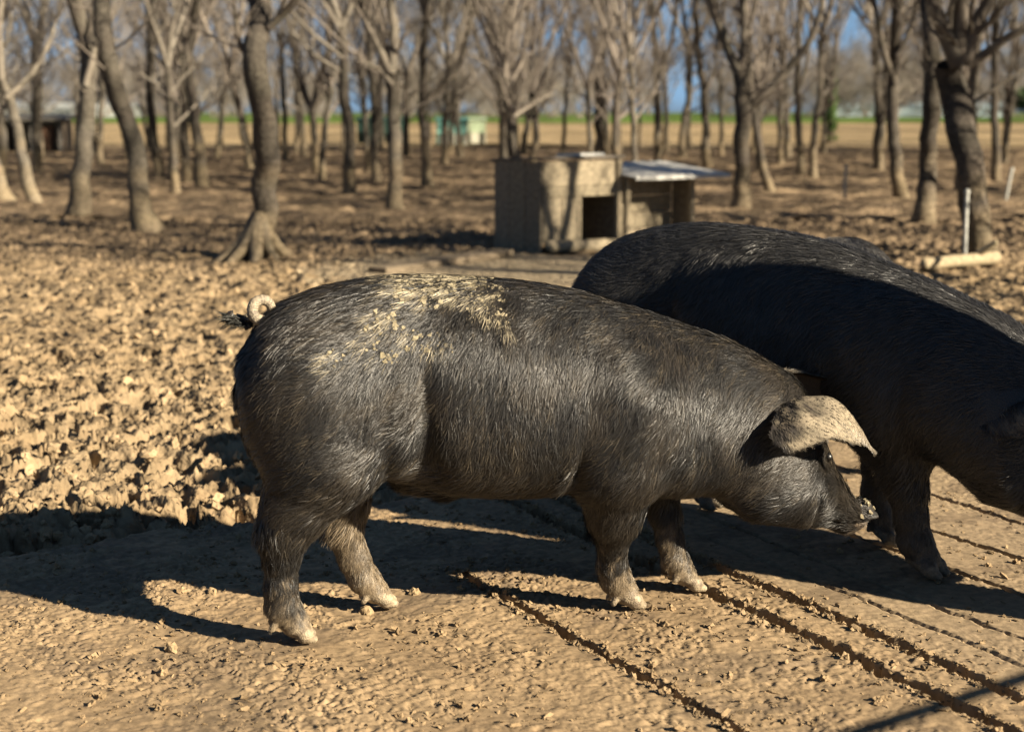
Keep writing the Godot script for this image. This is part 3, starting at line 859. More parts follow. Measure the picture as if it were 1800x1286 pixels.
func make_far_buildings() -> void:
	# open-fronted dark shed
	var t := thing("field_shed", "low dark open-fronted shed with grey posts at the wood's edge", "shed", Vector3(-16.6, 0, -54.0), deg_to_rad(4))
	board(t, "back_wall", Vector3(-1.2, 0.55, -1.6), Vector3(1.9, 0.55, 0.04), Color(0.20, 0.16, 0.12))
	for x in [-3.1, 0.7]:
		board(t, "side_wall", Vector3(x, 0.55, -0.8), Vector3(0.04, 0.55, 0.8), Color(0.20, 0.16, 0.12))
	board(t, "roof", Vector3(-1.2, 1.18, -0.75), Vector3(2.15, 0.05, 1.1), Color(0.22, 0.2, 0.17), M.sheet, Basis(Vector3.RIGHT, 0.06))
	for x in [-2.9, -1.3, -0.35, 0.62]:
		board(t, "post", Vector3(x, 0.56, 0.02), Vector3(0.07, 0.56, 0.07), Color(0.33, 0.3, 0.26))
	board(t, "lintel", Vector3(-1.2, 1.02, 0.06), Vector3(1.95, 0.09, 0.03), Color(0.25, 0.22, 0.18))
	board(t, "door_panel", Vector3(0.15, 0.48, 0.0), Vector3(0.3, 0.44, 0.02), Color(0.16, 0.09, 0.055))
	# small painted huts
	for h in [["turquoise painted pig hut with pale lower walls", Vector3(-2.47, 0, -62.8), 1.22, Color(0.22, 0.52, 0.45), Color(0.6, 0.6, 0.5)], ["cream and pale green pig hut beside the turquoise one", Vector3(-1.52, 0, -66.0), 0.72, Color(0.45, 0.55, 0.36), Color(0.58, 0.56, 0.44)], ["dark green pig hut with a black doorway", Vector3(-5.6, 0, -66.0), 2.1, Color(0.03, 0.075, 0.06), Color(0.04, 0.06, 0.05)], ["small green hut end at the dark shed's side", Vector3(-18.6, 0, -52.6), 0.5, Color(0.12, 0.3, 0.22), Color(0.2, 0.3, 0.2)]]:
		var o := thing("pig_hut", h[0], "hut", h[1], 0.06)
		var w: float = h[2] * 0.5
		# three walls and an open front with a strip on each side
		board(o, "back_wall", Vector3(0, 0.52, -0.6), Vector3(w, 0.52, 0.02), h[3], M.sheet)
		for sd in [-1.0, 1.0]:
			board(o, "side_wall", Vector3(sd * (w - 0.02), 0.52, -0.01), Vector3(0.02, 0.52, 0.57), h[3], M.sheet)
		var gap: float = w * (0.36 if w > 0.8 else 0.22)
		board(o, "front_panel", Vector3(-gap * 0.5 - w * 0.25 + 0.1 * w, 0.24, 0.6), Vector3(w * 0.65 - gap * 0.5, 0.24, 0.02), h[4], M.sheet)
		board(o, "front_panel", Vector3(w * 0.875 + gap * 0.1, 0.24, 0.6), Vector3(w * 0.11, 0.24, 0.02), h[4], M.sheet)
		board(o, "upper_panel", Vector3(0, 0.76, 0.603), Vector3(w, 0.277, 0.02), h[3], M.sheet)
		board(o, "roof", Vector3(0, 1.08, 0), Vector3(w + 0.08, 0.025, 0.7), h[3], M.sheet, Basis(Vector3.RIGHT, 0.05))
	# far long roofs across the fields
	for g in [["long low white greenhouse far across the field", Vector3(-70, 0.5, -225), 15.0, 1.6, Color(0.42, 0.44, 0.42)], ["long pale blue greenhouse far across the green field", Vector3(62, 0.5, -235), 13.0, 1.8, Color(0.33, 0.42, 0.45)]]:
		var o := thing("greenhouse", g[0], "greenhouse", g[1])
		var w: float = g[2]
		board(o, "wall", Vector3(0, g[3] * 0.4, 0), Vector3(w, g[3] * 0.4, 3.0), g[4], M.sheet)
		for s in [-1.0, 1.0]:
			board(o, "roof_slope", Vector3(0, g[3] * 0.97, s * 1.55), Vector3(w, 0.06, 1.62), g[4] * 1.05, M.sheet, Basis(Vector3.RIGHT, s * 0.3))
	# dark evergreen beyond the field
	var rng := RandomNumberGenerator.new()
	rng.seed = 61
	for q in [Vector3(64, 0.4, -190), Vector3(69, 0.4, -196), Vector3(75, 0.4, -188)]:
		var e := thing("evergreen_tree", "rounded dark evergreen tree standing across the stubble field", "tree", q, 0.0, "evergreens across the field")
		var tr := Buf.new()
		tr.tube(PackedVector3Array([Vector3(0, -0.2, 0), Vector3(0, 2, 0), Vector3(0.1, 4, 0)]), PackedFloat32Array([0.25, 0.2, 0.1]), 8, PackedColorArray([Color(0.1, 0.08, 0.06), Color(0.1, 0.08, 0.06), Color(0.1, 0.08, 0.06)]))
		obj("trunk", tr.mesh(), M.twig, e)
		var cr := Buf.new()
		for k in 1500:
			var d := Vector3(rng.randf_range(-1, 1), rng.randf_range(-1, 1), rng.randf_range(-1, 1))
			if d.length() > 1.0: continue
			var o := d * Vector3(3.2, 1.9, 3.0) * (0.8 + 0.3 * nz.get_noise_3d(d.x * 2, d.y * 2, d.z * 2 + q.x)) + Vector3(0, 2.4, 0)
			var s := Vector3(rng.randf_range(-1, 1), rng.randf_range(-1, 1), rng.randf_range(-1, 1)).normalized()
			var w := s.cross(Vector3(0.3, 1, 0.2)).normalized()
			cr.quad(o - s * 0.3, o + w * 0.2, o + s * 0.3, o - w * 0.2, Color(0.03, 0.05, 0.02) * rng.randf_range(0.7, 1.5))
		obj("crown", cr.mesh(), M.twig, e)

func make_posts() -> void:
	for q in [["thin white post standing before the dark paired tree", Vector3(5.54, 0, -25.3), 0.50, 0.026, 0.0], ["tall white post at the foot of the great forked tree", Vector3(4.29, 0, -14.3), 0.66, 0.021, 0.02], ["leaning white stake beyond the great forked tree", Vector3(7.9, 0, -24.3), 0.50, 0.026, -0.14], ["small white stake beside the dark paired tree, far off", Vector3(8.85, 0, -35.0), 0.55, 0.04, 0.0]]:
		var o := thing("post", q[0], "post", q[1], 0.0, "white fence posts in the wood")
		o.rotation.z = q[4]
		var b := Buf.new()
		var c := Color(0.45, 0.45, 0.41)
		b.tube(PackedVector3Array([Vector3(0, -0.1, 0), Vector3(0, q[2] * 0.5, 0), Vector3(0.005, q[2], 0)]), PackedFloat32Array([q[3], q[3], q[3] * 0.95]), 10, PackedColorArray([c * 0.8, c, c]))
		obj("shaft", b.mesh(), M.sheet, o)
		var cap := Buf.new()
		cap.tube(PackedVector3Array([Vector3(0.005, q[2] - 0.03, 0), Vector3(0.005, q[2] + 0.012, 0)]), PackedFloat32Array([q[3] * 1.25, q[3] * 1.2]), 10, PackedColorArray([c, c]))
		obj("cap", cap.mesh(), M.sheet, o)
	var l := thing("fallen_log", "pale barkless log lying at the foot of the great forked tree", "log", Vector3(4.02, 0.08, -13.6))
	log_part(l, "stem", Vector3(-0.36, -0.02, 0.22), Vector3(0.42, 0.0, -0.22), 0.06, Color(0.44, 0.36, 0.23))
	log_part(l, "branch_stub", Vector3(0.2, 0.03, -0.1), Vector3(0.34, 0.16, 0.0), 0.03, Color(0.5, 0.42, 0.27))

# the fence the picture was taken over: its rail throws the bar of shadow on the apron
func make_fence() -> void:
	var t := thing("fence", "plain wooden post and rail fence along the pavement", "fence", Vector3.ZERO)
	var c := Color(0.25, 0.2, 0.14)
	var a := Vector3(0.86, 1.0, -0.95)
	var e := Vector3(3.9, 1.0, -3.02)
	log_part(t, "rail", a, e, 0.014, c)
	for q in [a, e]:
		var b := Buf.new()
		b.tube(PackedVector3Array([Vector3(q.x, -0.05, q.z), Vector3(q.x, 0.6, q.z), Vector3(q.x, 1.08, q.z)]), PackedFloat32Array([0.05, 0.048, 0.045]), 10, PackedColorArray([c, c, c]))
		obj("post", b.mesh(), M.wood, t)

	# unseen stout post, added towards the sun so its shadow lies along the flank of the large pig and across the grooves
	var g := thing("added_shade_post", "stout round timber post added out of view to shade the large black pig", "post", Vector3(2.462, -0.05, -3.57))
	var pb := Buf.new()
	var pp := PackedVector3Array()
	var pr := PackedFloat32Array()
	var pc := PackedColorArray()
	for k in 12:
		pp.append(Vector3(0.01 * sin(k * 1.3), k * 0.182, 0.01 * cos(k * 1.7)))
		pr.append(0.12 * (1.0 + 0.06 * nz.get_noise_1d(k * 0.8)))
		pc.append(c)
	pb.tube(pp, pr, 16, pc, 0.05)
	obj("shaft", pb.mesh(), M.bark, g)
	var hb := Buf.new()
	hb.box(Vector3(-0.1, 1.2, 0.1), Vector3(0.05, 0.06, 0.02), Basis(Vector3.UP, 0.8), Color(0.12, 0.1, 0.09))
	obj("added_hinge", hb.mesh(), M.sheet, g)

# ---- pigs. Own axes: x forward, y up, z to the animal's right; the body is one surface: a profile along x joined with jointed legs
# x, back line, belly line, half width
var stations := [[-0.738, 0.69, 0.645, 0.03], [-0.728, 0.745, 0.57, 0.11], [-0.7, 0.8, 0.5, 0.175], [-0.66, 0.858, 0.45, 0.212], [-0.6, 0.9, 0.415, 0.235], [-0.52, 0.928, 0.405, 0.247], [-0.42, 0.949, 0.41, 0.247], [-0.33, 0.958, 0.412, 0.243], [-0.25, 0.959, 0.39, 0.243], [-0.18, 0.956, 0.366, 0.252], [-0.07, 0.948, 0.352, 0.264], [0.05, 0.934, 0.346, 0.268], [0.19, 0.908, 0.348, 0.264], [0.34, 0.862, 0.335, 0.252], [0.48, 0.817, 0.322, 0.235], [0.58, 0.779, 0.318, 0.205], [0.65, 0.752, 0.284, 0.19], [0.74, 0.705, 0.247, 0.17], [0.8, 0.668, 0.234, 0.155], [0.85, 0.628, 0.224, 0.14], [0.89, 0.561, 0.214, 0.124], [0.933, 0.448, 0.204, 0.105], [0.96, 0.39, 0.196, 0.092], [0.985, 0.347, 0.188, 0.082], [1.019, 0.294, 0.187, 0.068], [1.045, 0.271, 0.2, 0.06], [1.07, 0.258, 0.214, 0.054], [1.084, 0.252, 0.222, 0.046]]
var hx_first := -0.738
var hx_last := 1.084

func profile(x: float) -> Array:
	var n_ := stations.size()
	if x <= stations[0][0]: return [stations[0][1] - 0.001, stations[0][2], 0.002, 0.0]
	if x >= stations[n_ - 1][0]: return [stations[n_ - 1][1], stations[n_ - 1][2], 0.002, 0.0]
	var k := 0
	while stations[k + 1][0] < x: k += 1
	var t: float = (x - stations[k][0]) / (stations[k + 1][0] - stations[k][0])
	var r := []
	for c in [1, 2, 3]:
		var a: float = stations[maxi(k - 1, 0)][c]
		var e: float = stations[mini(k + 2, n_ - 1)][c]
		r.append(cubic_interpolate_in_time(stations[k][c], stations[k + 1][c], a, e, t, stations[k + 1][0] - stations[k][0], stations[maxi(k - 1, 0)][0] - stations[k][0], stations[mini(k + 2, n_ - 1)][0] - stations[k][0]))
	r[2] = maxf(r[2], 0.004)
	return r

func head_turn(x: float, turn: float) -> float:
	return turn * pow(maxf(0.0, x - 0.62), 1.5)

# leg: list of [x, y, z, r]; then two toes and two dewclaws
func leg(bones: Array, chain: Array, k0: float, toe: Vector3, claw: Vector3, r: float) -> void:
	for i in chain.size() - 1:
		var a: Array = chain[i]
		var b: Array = chain[i + 1]
		bones.append([Vector3(a[0], a[1], a[2]), Vector3(b[0], b[1], b[2]), a[3], b[3], lerpf(k0, 0.02, clampf(float(i) / 3.0, 0.0, 1.0))])
	var l: Array = chain[chain.size() - 1]
	for s in [-1.0, 1.0]:
		var w: float = s * r * 0.74
		bones.append([Vector3(l[0] + 0.004, l[1] - 0.008, l[2] + w * 0.75), Vector3(lerpf(l[0], toe.x, 0.55), lerpf(l[1], toe.y, 0.6), toe.z + w), r * 0.68, r * 0.64, 0.008])
		bones.append([Vector3(lerpf(l[0], toe.x, 0.5), toe.y + r * 0.25, toe.z + w), Vector3(toe.x, toe.y - 0.002, toe.z + w * 0.9), r * 0.62, r * 0.36, 0.006])
		bones.append([Vector3(claw.x + 0.015, claw.y + 0.03, claw.z + s * r * 0.55), Vector3(claw.x, claw.y, claw.z + s * r * 0.75), 0.014, 0.009, 0.008])

func polygonize(b: Buf, lo: Vector3, hi: Vector3, cell: float, bones: Array, dents: Array, turn: float, jowly := false) -> void:
	var nx := int(ceil((hi.x - lo.x) / cell)) + 1
	var ny := int(ceil((hi.y - lo.y) / cell)) + 1
	var nq := int(ceil((hi.z - lo.z) / cell)) + 1
	var f := PackedFloat32Array()
	f.resize(nx * ny * nq)
	var at := 0
	for i in nx:
		var x := lo.x + i * cell
		var beyond := maxf(hx_first - x, x - hx_last)
		var s := profile(x)
		var hh := maxf((s[0] - s[1]) * 0.5, 0.004)
		var yc: float = (s[0] + s[1]) * 0.5
		var w := maxf(s[2], 0.004)
		if jowly: w = maxf(w, 0.256 * smooth(0.0, 0.1, x) * smooth(0.98, 0.82, x))
		var zc := head_turn(x, turn)
		var m := minf(w, hh)
		var face := smooth(0.78, 0.95, x)
		var power := lerpf(2.25, 1.9, face)
		var taper := lerpf(0.10, 0.36, face) * (1.0 - smooth(0.98, 1.04, x))
		for j in ny:
			var q := (lo.y + j * cell - yc) / hh
			# a pig is a little wider below the middle than above it
			var wy := w * (1.0 - taper * clampf(q, -1.0, 1.0))
			var qq := pow(absf(q), power)
			for k in nq:
				var u := absf(lo.z + k * cell - zc) / wy
				f[at] = maxf((pow(qq + pow(u, power), 1.0 / power) - 1.0) * m, beyond)
				at += 1
	for e in bones:
		var a: Vector3 = e[0]
		var d: Vector3 = e[1] - e[0]
		var ra: float = e[2]
		var rb: float = e[3]
		var kk: float = e[4]
		var pad := maxf(ra, rb) + kk + cell * 2.0
		var l := (a.min(e[1]) - Vector3.ONE * pad - lo) / cell
		var g := (a.max(e[1]) + Vector3.ONE * pad - lo) / cell
		var dd := maxf(d.length_squared(), 1e-8)
		for i in range(maxi(int(l.x), 0), mini(int(g.x) + 1, nx)):
			for j in range(maxi(int(l.y), 0), mini(int(g.y) + 1, ny)):
				for k in range(maxi(int(l.z), 0), mini(int(g.z) + 1, nq)):
					var p := lo + Vector3(i, j, k) * cell - a
					var t := clampf(p.dot(d) / dd, 0.0, 1.0)
					var v := (p - d * t).length() - ra - (rb - ra) * t
					var id := (i * ny + j) * nq + k
					var o := f[id]
					var h := maxf(kk - absf(o - v), 0.0) / kk
					f[id] = minf(o, v) - h * h * kk * 0.25
	# hollows and bulges
	for e in dents:
		var c: Vector3 = e[0]
		var r: Vector3 = e[1]
		var l := (c - r * 2.2 - lo) / cell
		var g := (c + r * 2.2 - lo) / cell
		for i in range(maxi(int(l.x), 0), mini(int(g.x) + 1, nx)):
			for j in range(maxi(int(l.y), 0), mini(int(g.y) + 1, ny)):
				for k in range(maxi(int(l.z), 0), mini(int(g.z) + 1, nq)):
					var p := (lo + Vector3(i, j, k) * cell - c) / r
					f[(i * ny + j) * nq + k] += e[2] * exp(-p.length_squared())
	# surface nets
	var ids := PackedInt32Array()
	ids.resize(nx * ny * nq)
	ids.fill(-1)
	var sx := ny * nq
	var off := PackedInt32Array([0, sx, nq, sx + nq, 1, sx + 1, nq + 1, sx + nq + 1])
	for i in nx - 1:
		for j in ny - 1:
			var row := (i * ny + j) * nq
			for k in nq - 1:
				var id := row + k
				var neg := f[id] < 0.0
				if neg == (f[id + sx + nq + 1] < 0.0) and neg == (f[id + sx] < 0.0) and neg == (f[id + nq] < 0.0) and neg == (f[id + 1] < 0.0) and neg == (f[id + sx + nq] < 0.0) and neg == (f[id + sx + 1] < 0.0) and neg == (f[id + nq + 1] < 0.0):
					continue
				var sum := Vector3.ZERO
				var cnt := 0
				var grad := Vector3.ZERO
				for c in 8:
					var fc := f[id + off[c]]
					var pc := Vector3(c & 1, (c >> 1) & 1, c >> 2)
					grad += fc * (pc * 2.0 - Vector3.ONE)
					for ax in 3:
						if not (c >> ax) & 1:
							var fo := f[id + off[c | (1 << ax)]]
							if (fc < 0.0) != (fo < 0.0):
								var q := pc
								q[ax] = fc / (fc - fo)
								sum += q
								cnt += 1
				ids[id] = b.v.size()
				b.v.append(lo + (Vector3(i, j, k) + sum / cnt) * cell)
				b.n.append(grad.normalized())
	for i in range(1, nx - 1):
		for j in range(1, ny - 1):
			var row := (i * ny + j) * nq
			for k in range(1, nq - 1):
				var id := row + k
				var neg := f[id] < 0.0
				for ax in 3:
					var st: int = [sx, nq, 1][ax]
					if neg == (f[id + st] < 0.0): continue
					var s1: int = [nq, 1, sx][ax]
					var s2: int = [1, sx, nq][ax]
					var a := ids[id]
					var c := ids[id - s1]
					var d := ids[id - s1 - s2]
					var e := ids[id - s2]
					if a < 0 or c < 0 or d < 0 or e < 0: continue
					if neg:
						b.ix.append_array(PackedInt32Array([a, d, c, a, e, d]))
					else:
						b.ix.append_array(PackedInt32Array([a, c, d, a, d, e]))

# where mud dried on the back: x, y, radius
var crusts := [[-0.3, 0.945, 0.04], [-0.25, 0.95, 0.044], [-0.19, 0.948, 0.032], [-0.13, 0.945, 0.036], [-0.07, 0.94, 0.032], [-0.39, 0.855, 0.0289], [-0.35, 0.865, 0.0238], [-0.3, 0.83, 0.0272], [-0.425, 0.81, 0.0221], [-0.49, 0.785, 0.0204], [-0.51, 0.775, 0.017], [-0.37, 0.79, 0.0187], [-0.31, 0.785, 0.0187], [-0.225, 0.81, 0.0204], [-0.09, 0.885, 0.0323], [-0.13, 0.905, 0.0255], [-0.05, 0.865, 0.0221], [-0.26, 0.8, 0.0153]]

func crusted(p: Vector3) -> float:
	var m := 0.0
	for c in crusts:
		var d: float = Vector2(p.x - c[0], p.y - c[1]).length() / c[2]
		if d < 1.4: m = maxf(m, smooth(0.80, 0.45, d + 1.3 * nz2.get_noise_3d(p.x * 34.0, p.y * 34.0, p.z * 34.0)))
	return m

func pig_color(p: Vector3, n_: Vector3, kind: int) -> Color:
	var a := nz.get_noise_3d(p.x * 5.0, p.y * 5.0, p.z * 5.0)
	var f := nz2.get_noise_3d(p.x * 38.0, p.y * 38.0, p.z * 38.0)
	var c := Color(0.0155, 0.0145, 0.0135)
	if kind == 0: c = c.lerp(Color(0.048, 0.038, 0.027), clampf(0.15 + a * 0.9, 0.0, 0.7))
	if kind == 1: c = Color(0.03, 0.029, 0.028)
	if kind == 2: c = Color(0.085, 0.08, 0.075)
	# dried mud on the legs, ragged
	var m := smooth(0.18, 0.04, p.y + 0.07 * f + 0.08 * a)
	if p.x > 0.62: m = 0.0
	if kind == 0 and p.x > -0.5 and p.x < -0.3 and p.z < 0.0 and p.y < 0.33: m = maxf(m, 0.55 + 0.3 * f)
	c = c.lerp(Color(0.34, 0.26, 0.165), m * (0.75 if kind == 0 else 0.2))
	if p.y < 0.05 and p.x < 0.62: c = c.lerp(Color(0.47, 0.38, 0.25).lerp(Color(0.2, 0.15, 0.1), clampf(0.4 + 0.9 * f, 0.0, 1.0)), 0.85 if kind == 0 else 0.3)
	if kind == 0:
		c = c.lerp(Color(0.36, 0.31, 0.215), crusted(p))
		if p.x > 0.95: c = c.lerp(Color(0.034, 0.027, 0.02), clampf(0.2 + f * 0.6, 0.0, 0.6))
		if p.x > 1.012 and p.y < 0.222: c = c.lerp(Color(0.20, 0.15, 0.105), 0.5)
	return c

func hair_flow(p: Vector3, n_: Vector3) -> Vector3:
	var d := Vector3(-0.80, -0.55, 0)
	d = d.lerp(Vector3(-0.30, -0.95, 0), smooth(-0.32, -0.16, p.x))
	d = d.lerp(Vector3(-0.60, -0.75, 0), smooth(0.05, 0.30, p.x))
	d = d.lerp(Vector3(-0.85, -0.45, 0), smooth(0.5, 0.75, p.x))
	if p.x > 0.86: d = d.lerp(Vector3(-0.8, 0.35, 0), smooth(0.86, 0.95, p.x))
	if p.y < 0.42 and p.x < 0.62: d = d.lerp(Vector3(-0.25, -1.0, 0), smooth(0.42, 0.28, p.y))
	if p.y > 0.34 and p.y < 0.5 and p.x > -0.35 and p.x < 0.2: d = d.lerp(Vector3(-0.7, -0.35, 0), 0.7)
	if n_.y > 0.6: d += Vector3(-0.6, 0, signf(p.z) * 0.35) * smooth(0.6, 0.95, n_.y)
	d += 0.45 * Vector3(nz2.get_noise_3d(p.x * 6.0, p.y * 6.0, p.z * 6.0), nz2.get_noise_3d(p.x * 6.0 + 40.0, p.y * 6.0, p.z * 6.0), 0)
	d -= n_ * d.dot(n_)
	return d.normalized()

# a tuft of single hairs in a patch two centimetres wide, lying along +z
func tuft(seed_: int, hairs: int, width: float) -> Mesh:
	var rng := RandomNumberGenerator.new()
	rng.seed = seed_
	var b := Buf.new()
	for h in hairs:
		var o := Vector3(rng.randf_range(-0.014, 0.014), -0.001, rng.randf_range(-0.018, 0.014))
		var l := rng.randf_range(0.028, 0.052)
		var turn := rng.randf_range(-0.3, 0.3)
		var bend := rng.randf_range(-0.35, 0.35)
		var lift := rng.randf_range(0.06, 0.34)
		var roll := rng.randf_range(-0.9, 0.9)
		var tone := 0.5 + 1.8 * pow(rng.randf(), 2.2)
		var col := Color(tone, tone, tone)
		var prev := o
		var segs := 3
		var first := b.v.size()
		for k in segs + 1:
			var t := float(k) / segs
			var a := turn + bend * t
			var d := Vector3(sin(a), lift * (1.0 - 1.1 * t), cos(a)).normalized()
			if k > 0: prev += d * l / segs
			var side := Vector3(cos(a), 0, -sin(a))
			side = side.rotated(d, roll)
			var nn := d.cross(side).normalized()
			if nn.y < 0.0: nn = -nn
			var w := width * (1.0 - 0.85 * t * t) * 0.5
			b.v.append(prev - side * w); b.v.append(prev + side * w)
			b.n.append((nn - side * 0.5).normalized()); b.n.append((nn + side * 0.5).normalized())
			b.c.append(col); b.c.append(col)
		for k in segs:
			var q := first + k * 2
			b.ix.append_array(PackedInt32Array([q, q + 1, q + 3, q, q + 3, q + 2]))
	return b.mesh()

func coat(parent: Node, body: Buf, count: int, kind: int, seed_: int) -> void:
	var rng := RandomNumberGenerator.new()
	rng.seed = seed_
	var total := 0.0
	var tris := body.ix.size() / 3
	var area := PackedFloat32Array()
	area.resize(tris)
	for t in tris:
		var a := body.v[body.ix[t * 3]]
		var s := (body.v[body.ix[t * 3 + 1]] - a).cross(body.v[body.ix[t * 3 + 2]] - a).length() * 0.5
		if a.y < 0.055 and a.x < 0.62: s = 0.0
		elif a.y < 0.2 and a.x < 0.62: s *= 1.4
		elif a.x > 0.88: s *= 2.5
		area[t] = s
		total += s
	var places := [[], [], []]
	var tints := [PackedColorArray(), PackedColorArray(), PackedColorArray()]
	var need := 0.0
	for t in tris:
		need += area[t] / total * count
		while need > rng.randf():
			need -= 1.0
			var i0 := body.ix[t * 3]
			var i1 := body.ix[t * 3 + 1]
			var i2 := body.ix[t * 3 + 2]
			var u := rng.randf()
			var w := rng.randf()
			if u + w > 1.0:
				u = 1.0 - u
				w = 1.0 - w
			var p := body.v[i0] + (body.v[i1] - body.v[i0]) * u + (body.v[i2] - body.v[i0]) * w
			var n_ := (body.n[i0] + (body.n[i1] - body.n[i0]) * u + (body.n[i2] - body.n[i0]) * w).normalized()
			if p.x > 1.05: continue
			if p.x > 0.74 and p.x < 0.97 and p.y > 0.47 and p.y < 0.595 and absf(p.z) > 0.06: continue
			var d := hair_flow(p, n_).rotated(n_, rng.randf_range(-0.22, 0.22))
			var s := rng.randf_range(0.75, 1.2)
			if p.y < 0.25 and p.x < 0.62: s *= 0.5
			if p.y < 0.10 and p.x < 0.62: s *= 0.6
			if p.x > 0.75: s *= lerpf(0.8, 0.68, smooth(0.78, 0.95, p.x))
			if kind == 0 and p.y > 0.7 and rng.randf() < 0.35 and crusted(p) > 0.55: continue
			if n_.y > 0.85 and p.x > -0.5 and p.x < 0.7: s *= 1.15
			var col := pig_color(p, n_, kind)
			if kind == 0 and p.y > 0.7 and rng.randf() < 0.3: col = Color(0.012, 0.011, 0.01)
			col = col * rng.randf_range(0.7, 1.35)
			if kind == 0 and rng.randf() < 0.10 and p.y > 0.3: col = col.lerp(Color(0.09, 0.072, 0.048), 0.6)
			var pick := rng.randi() % 3
			places[pick].append(Transform3D(Basis(n_.cross(d), n_, d).scaled_local(Vector3(s, s * rng.randf_range(0.8, 1.6), s)), p))
			tints[pick].append(col)
	for k in 3:
		many("bristles", tuft(seed_ + k, 13, 0.0016), M.hair, places[k], tints[k], parent)

# an ear: rows of three points from the root of its rear edge to its tip
func ear_mesh(rows: Array, turn: float, dusty: float, seed_: float) -> Buf:
	var b := Buf.new()
	var nu := 26
	var nw := 14
	for side in 2:
		var p := PackedVector3Array()
		var c := PackedColorArray()
		for i in nu:
			var s := float(i) / (nu - 1) * (rows.size() - 1)
			var k := mini(int(s), rows.size() - 2)
			var t := s - k
			var q := []
			for m in 3:
				q.append(rows[k][m].cubic_interpolate(rows[k + 1][m], rows[maxi(k - 1, 0)][m], rows[mini(k + 2, rows.size() - 1)][m], t))
			for j in nw:
				var w := float(j) / (nw - 1)
				var a: Vector3 = q[0].lerp(q[1], w).lerp(q[1].lerp(q[2], w), w)
				a += (q[1] - (q[0] + q[2]) * 0.5) * 0.5 * (1.0 - absf(w * 2.0 - 1.0))
				pass
				a += Vector3(0, 0.6, 1) * 0.008 * nz.get_noise_3d(a.x * 9.0, a.y * 9.0, seed_)
				a.y += 0.006 * w * w * sin(s * 2.2 + 1.0)
				p.append(a)
				var f := nz.get_noise_3d(a.x * 22.0, a.y * 22.0, seed_)
				var g := nz2.get_noise_3d(a.x * 90.0, a.y * 50.0, seed_)
				var col := Color(0.05, 0.043, 0.036).lerp(Color(0.40, 0.33, 0.23), clampf(dusty * smooth(0.02, 0.45, float(i) / nu + 0.25 * f) + 0.35 * f + 0.12 * g, 0.0, 0.95))
				if j == nw - 1 or j == 0: col = col * 0.5
				c.append(col)
		if side == 1:
			# inner face, a few millimetres behind the outer one
			for i in nu:
				for j in nw:
					var e := p[i * nw + mini(j + 1, nw - 1)] - p[i * nw + maxi(j - 1, 0)]
					var g := p[mini(i + 1, nu - 1) * nw + j] - p[maxi(i - 1, 0) * nw + j]
					var h := e.cross(g).normalized()
					if h.dot(Vector3(0, 0.6, 1.0 if rows[0][0].z > 0.0 else -1.0)) < 0.0: h = -h
					var rim := 0.0 if (j == 0 or j == nw - 1 or i == nu - 1) else 1.0
					b.v.append(p[i * nw + j] - h * (0.001 + 0.008 * rim))
					b.n.append(-h)
					b.c.append(Color(0.06, 0.045, 0.035))
			var first := nu * nw
			for i in nu - 1:
				for j in nw - 1:
					var a := first + i * nw + j
					b.ix.append_array(PackedInt32Array([a, a + nw + 1, a + 1, a, a + nw, a + nw + 1]))
		else:
			b.sheet(nu, nw, p, c, Vector3(0, 0.6, 1.0 if rows[0][0].z > 0.0 else -1.0))
	return b

func scale_of_mud(mud: Buf, q: Vector3, n_: Vector3, s: float, rng: RandomNumberGenerator) -> void:
	var a := n_.cross(Vector3(0.3, 0.4, 0.8)).normalized()
	var b := n_.cross(a)
	var slip := (a * rng.randf_range(-1, 1) + b * rng.randf_range(-1, 1)) * 0.012
	var o := q + slip + n_ * 0.004
	var rim := []
	var m := 8
	for i in m:
		var t := TAU * i / m
		rim.append(o + (a * cos(t) + b * sin(t)) * s * rng.randf_range(0.5, 1.4) + n_ * s * rng.randf_range(0.0, 0.25))
	var col := Color(0.40, 0.34, 0.225) * rng.randf_range(0.5, 1.1)
	var top := o + n_ * s * rng.randf_range(0.05, 0.3)
	for i in m:
		var r0: Vector3 = rim[i]
		var r1: Vector3 = rim[(i + 1) % m]
		mud.tri(top, r0, r1, col)
		mud.tri(r0, r0 - n_ * 0.006, r1, col)
		mud.tri(r1, r0 - n_ * 0.006, r1 - n_ * 0.006, col)

# short hair on the outer face of an ear, long fringe at its edge
func ear_hair(parent: Node, ear: Buf, seed_: int) -> void:
	var rng := RandomNumberGenerator.new()
	rng.seed = seed_
	var places := []
	var tints := PackedColorArray()
	for q in 1100:
		var k := rng.randi_range(0, 26 * 14 - 1)
		var i := k / 14
		var j := k % 14
		var n_ := ear.n[k]
		var p := ear.v[k].lerp(ear.v[mini(i + 1, 25) * 14 + mini(j + 1, 13)], rng.randf())
		var d := ear.v[mini(i + 1, 25) * 14 + mini(j + 1, 13)] - ear.v[maxi(i - 1, 0) * 14 + maxi(j - 1, 0)] * 1.0
		d = (d - n_ * d.dot(n_)).normalized().rotated(n_, rng.randf_range(-0.5, 0.5))
		if d.length() < 0.5: continue
		var s := rng.randf_range(0.22, 0.38) * (2.0 if i < 4 else 1.0)
		places.append(Transform3D(Basis(n_.cross(d), n_, d).scaled_local(Vector3(s, s, s)), p))
		tints.append(ear.c[k] * rng.randf_range(0.7, 1.2) if rng.randf() < 0.88 else Color(0.02, 0.018, 0.015))
	many("bristles", tuft(seed_, 5, 0.0022), M.hair, places, tints, parent)

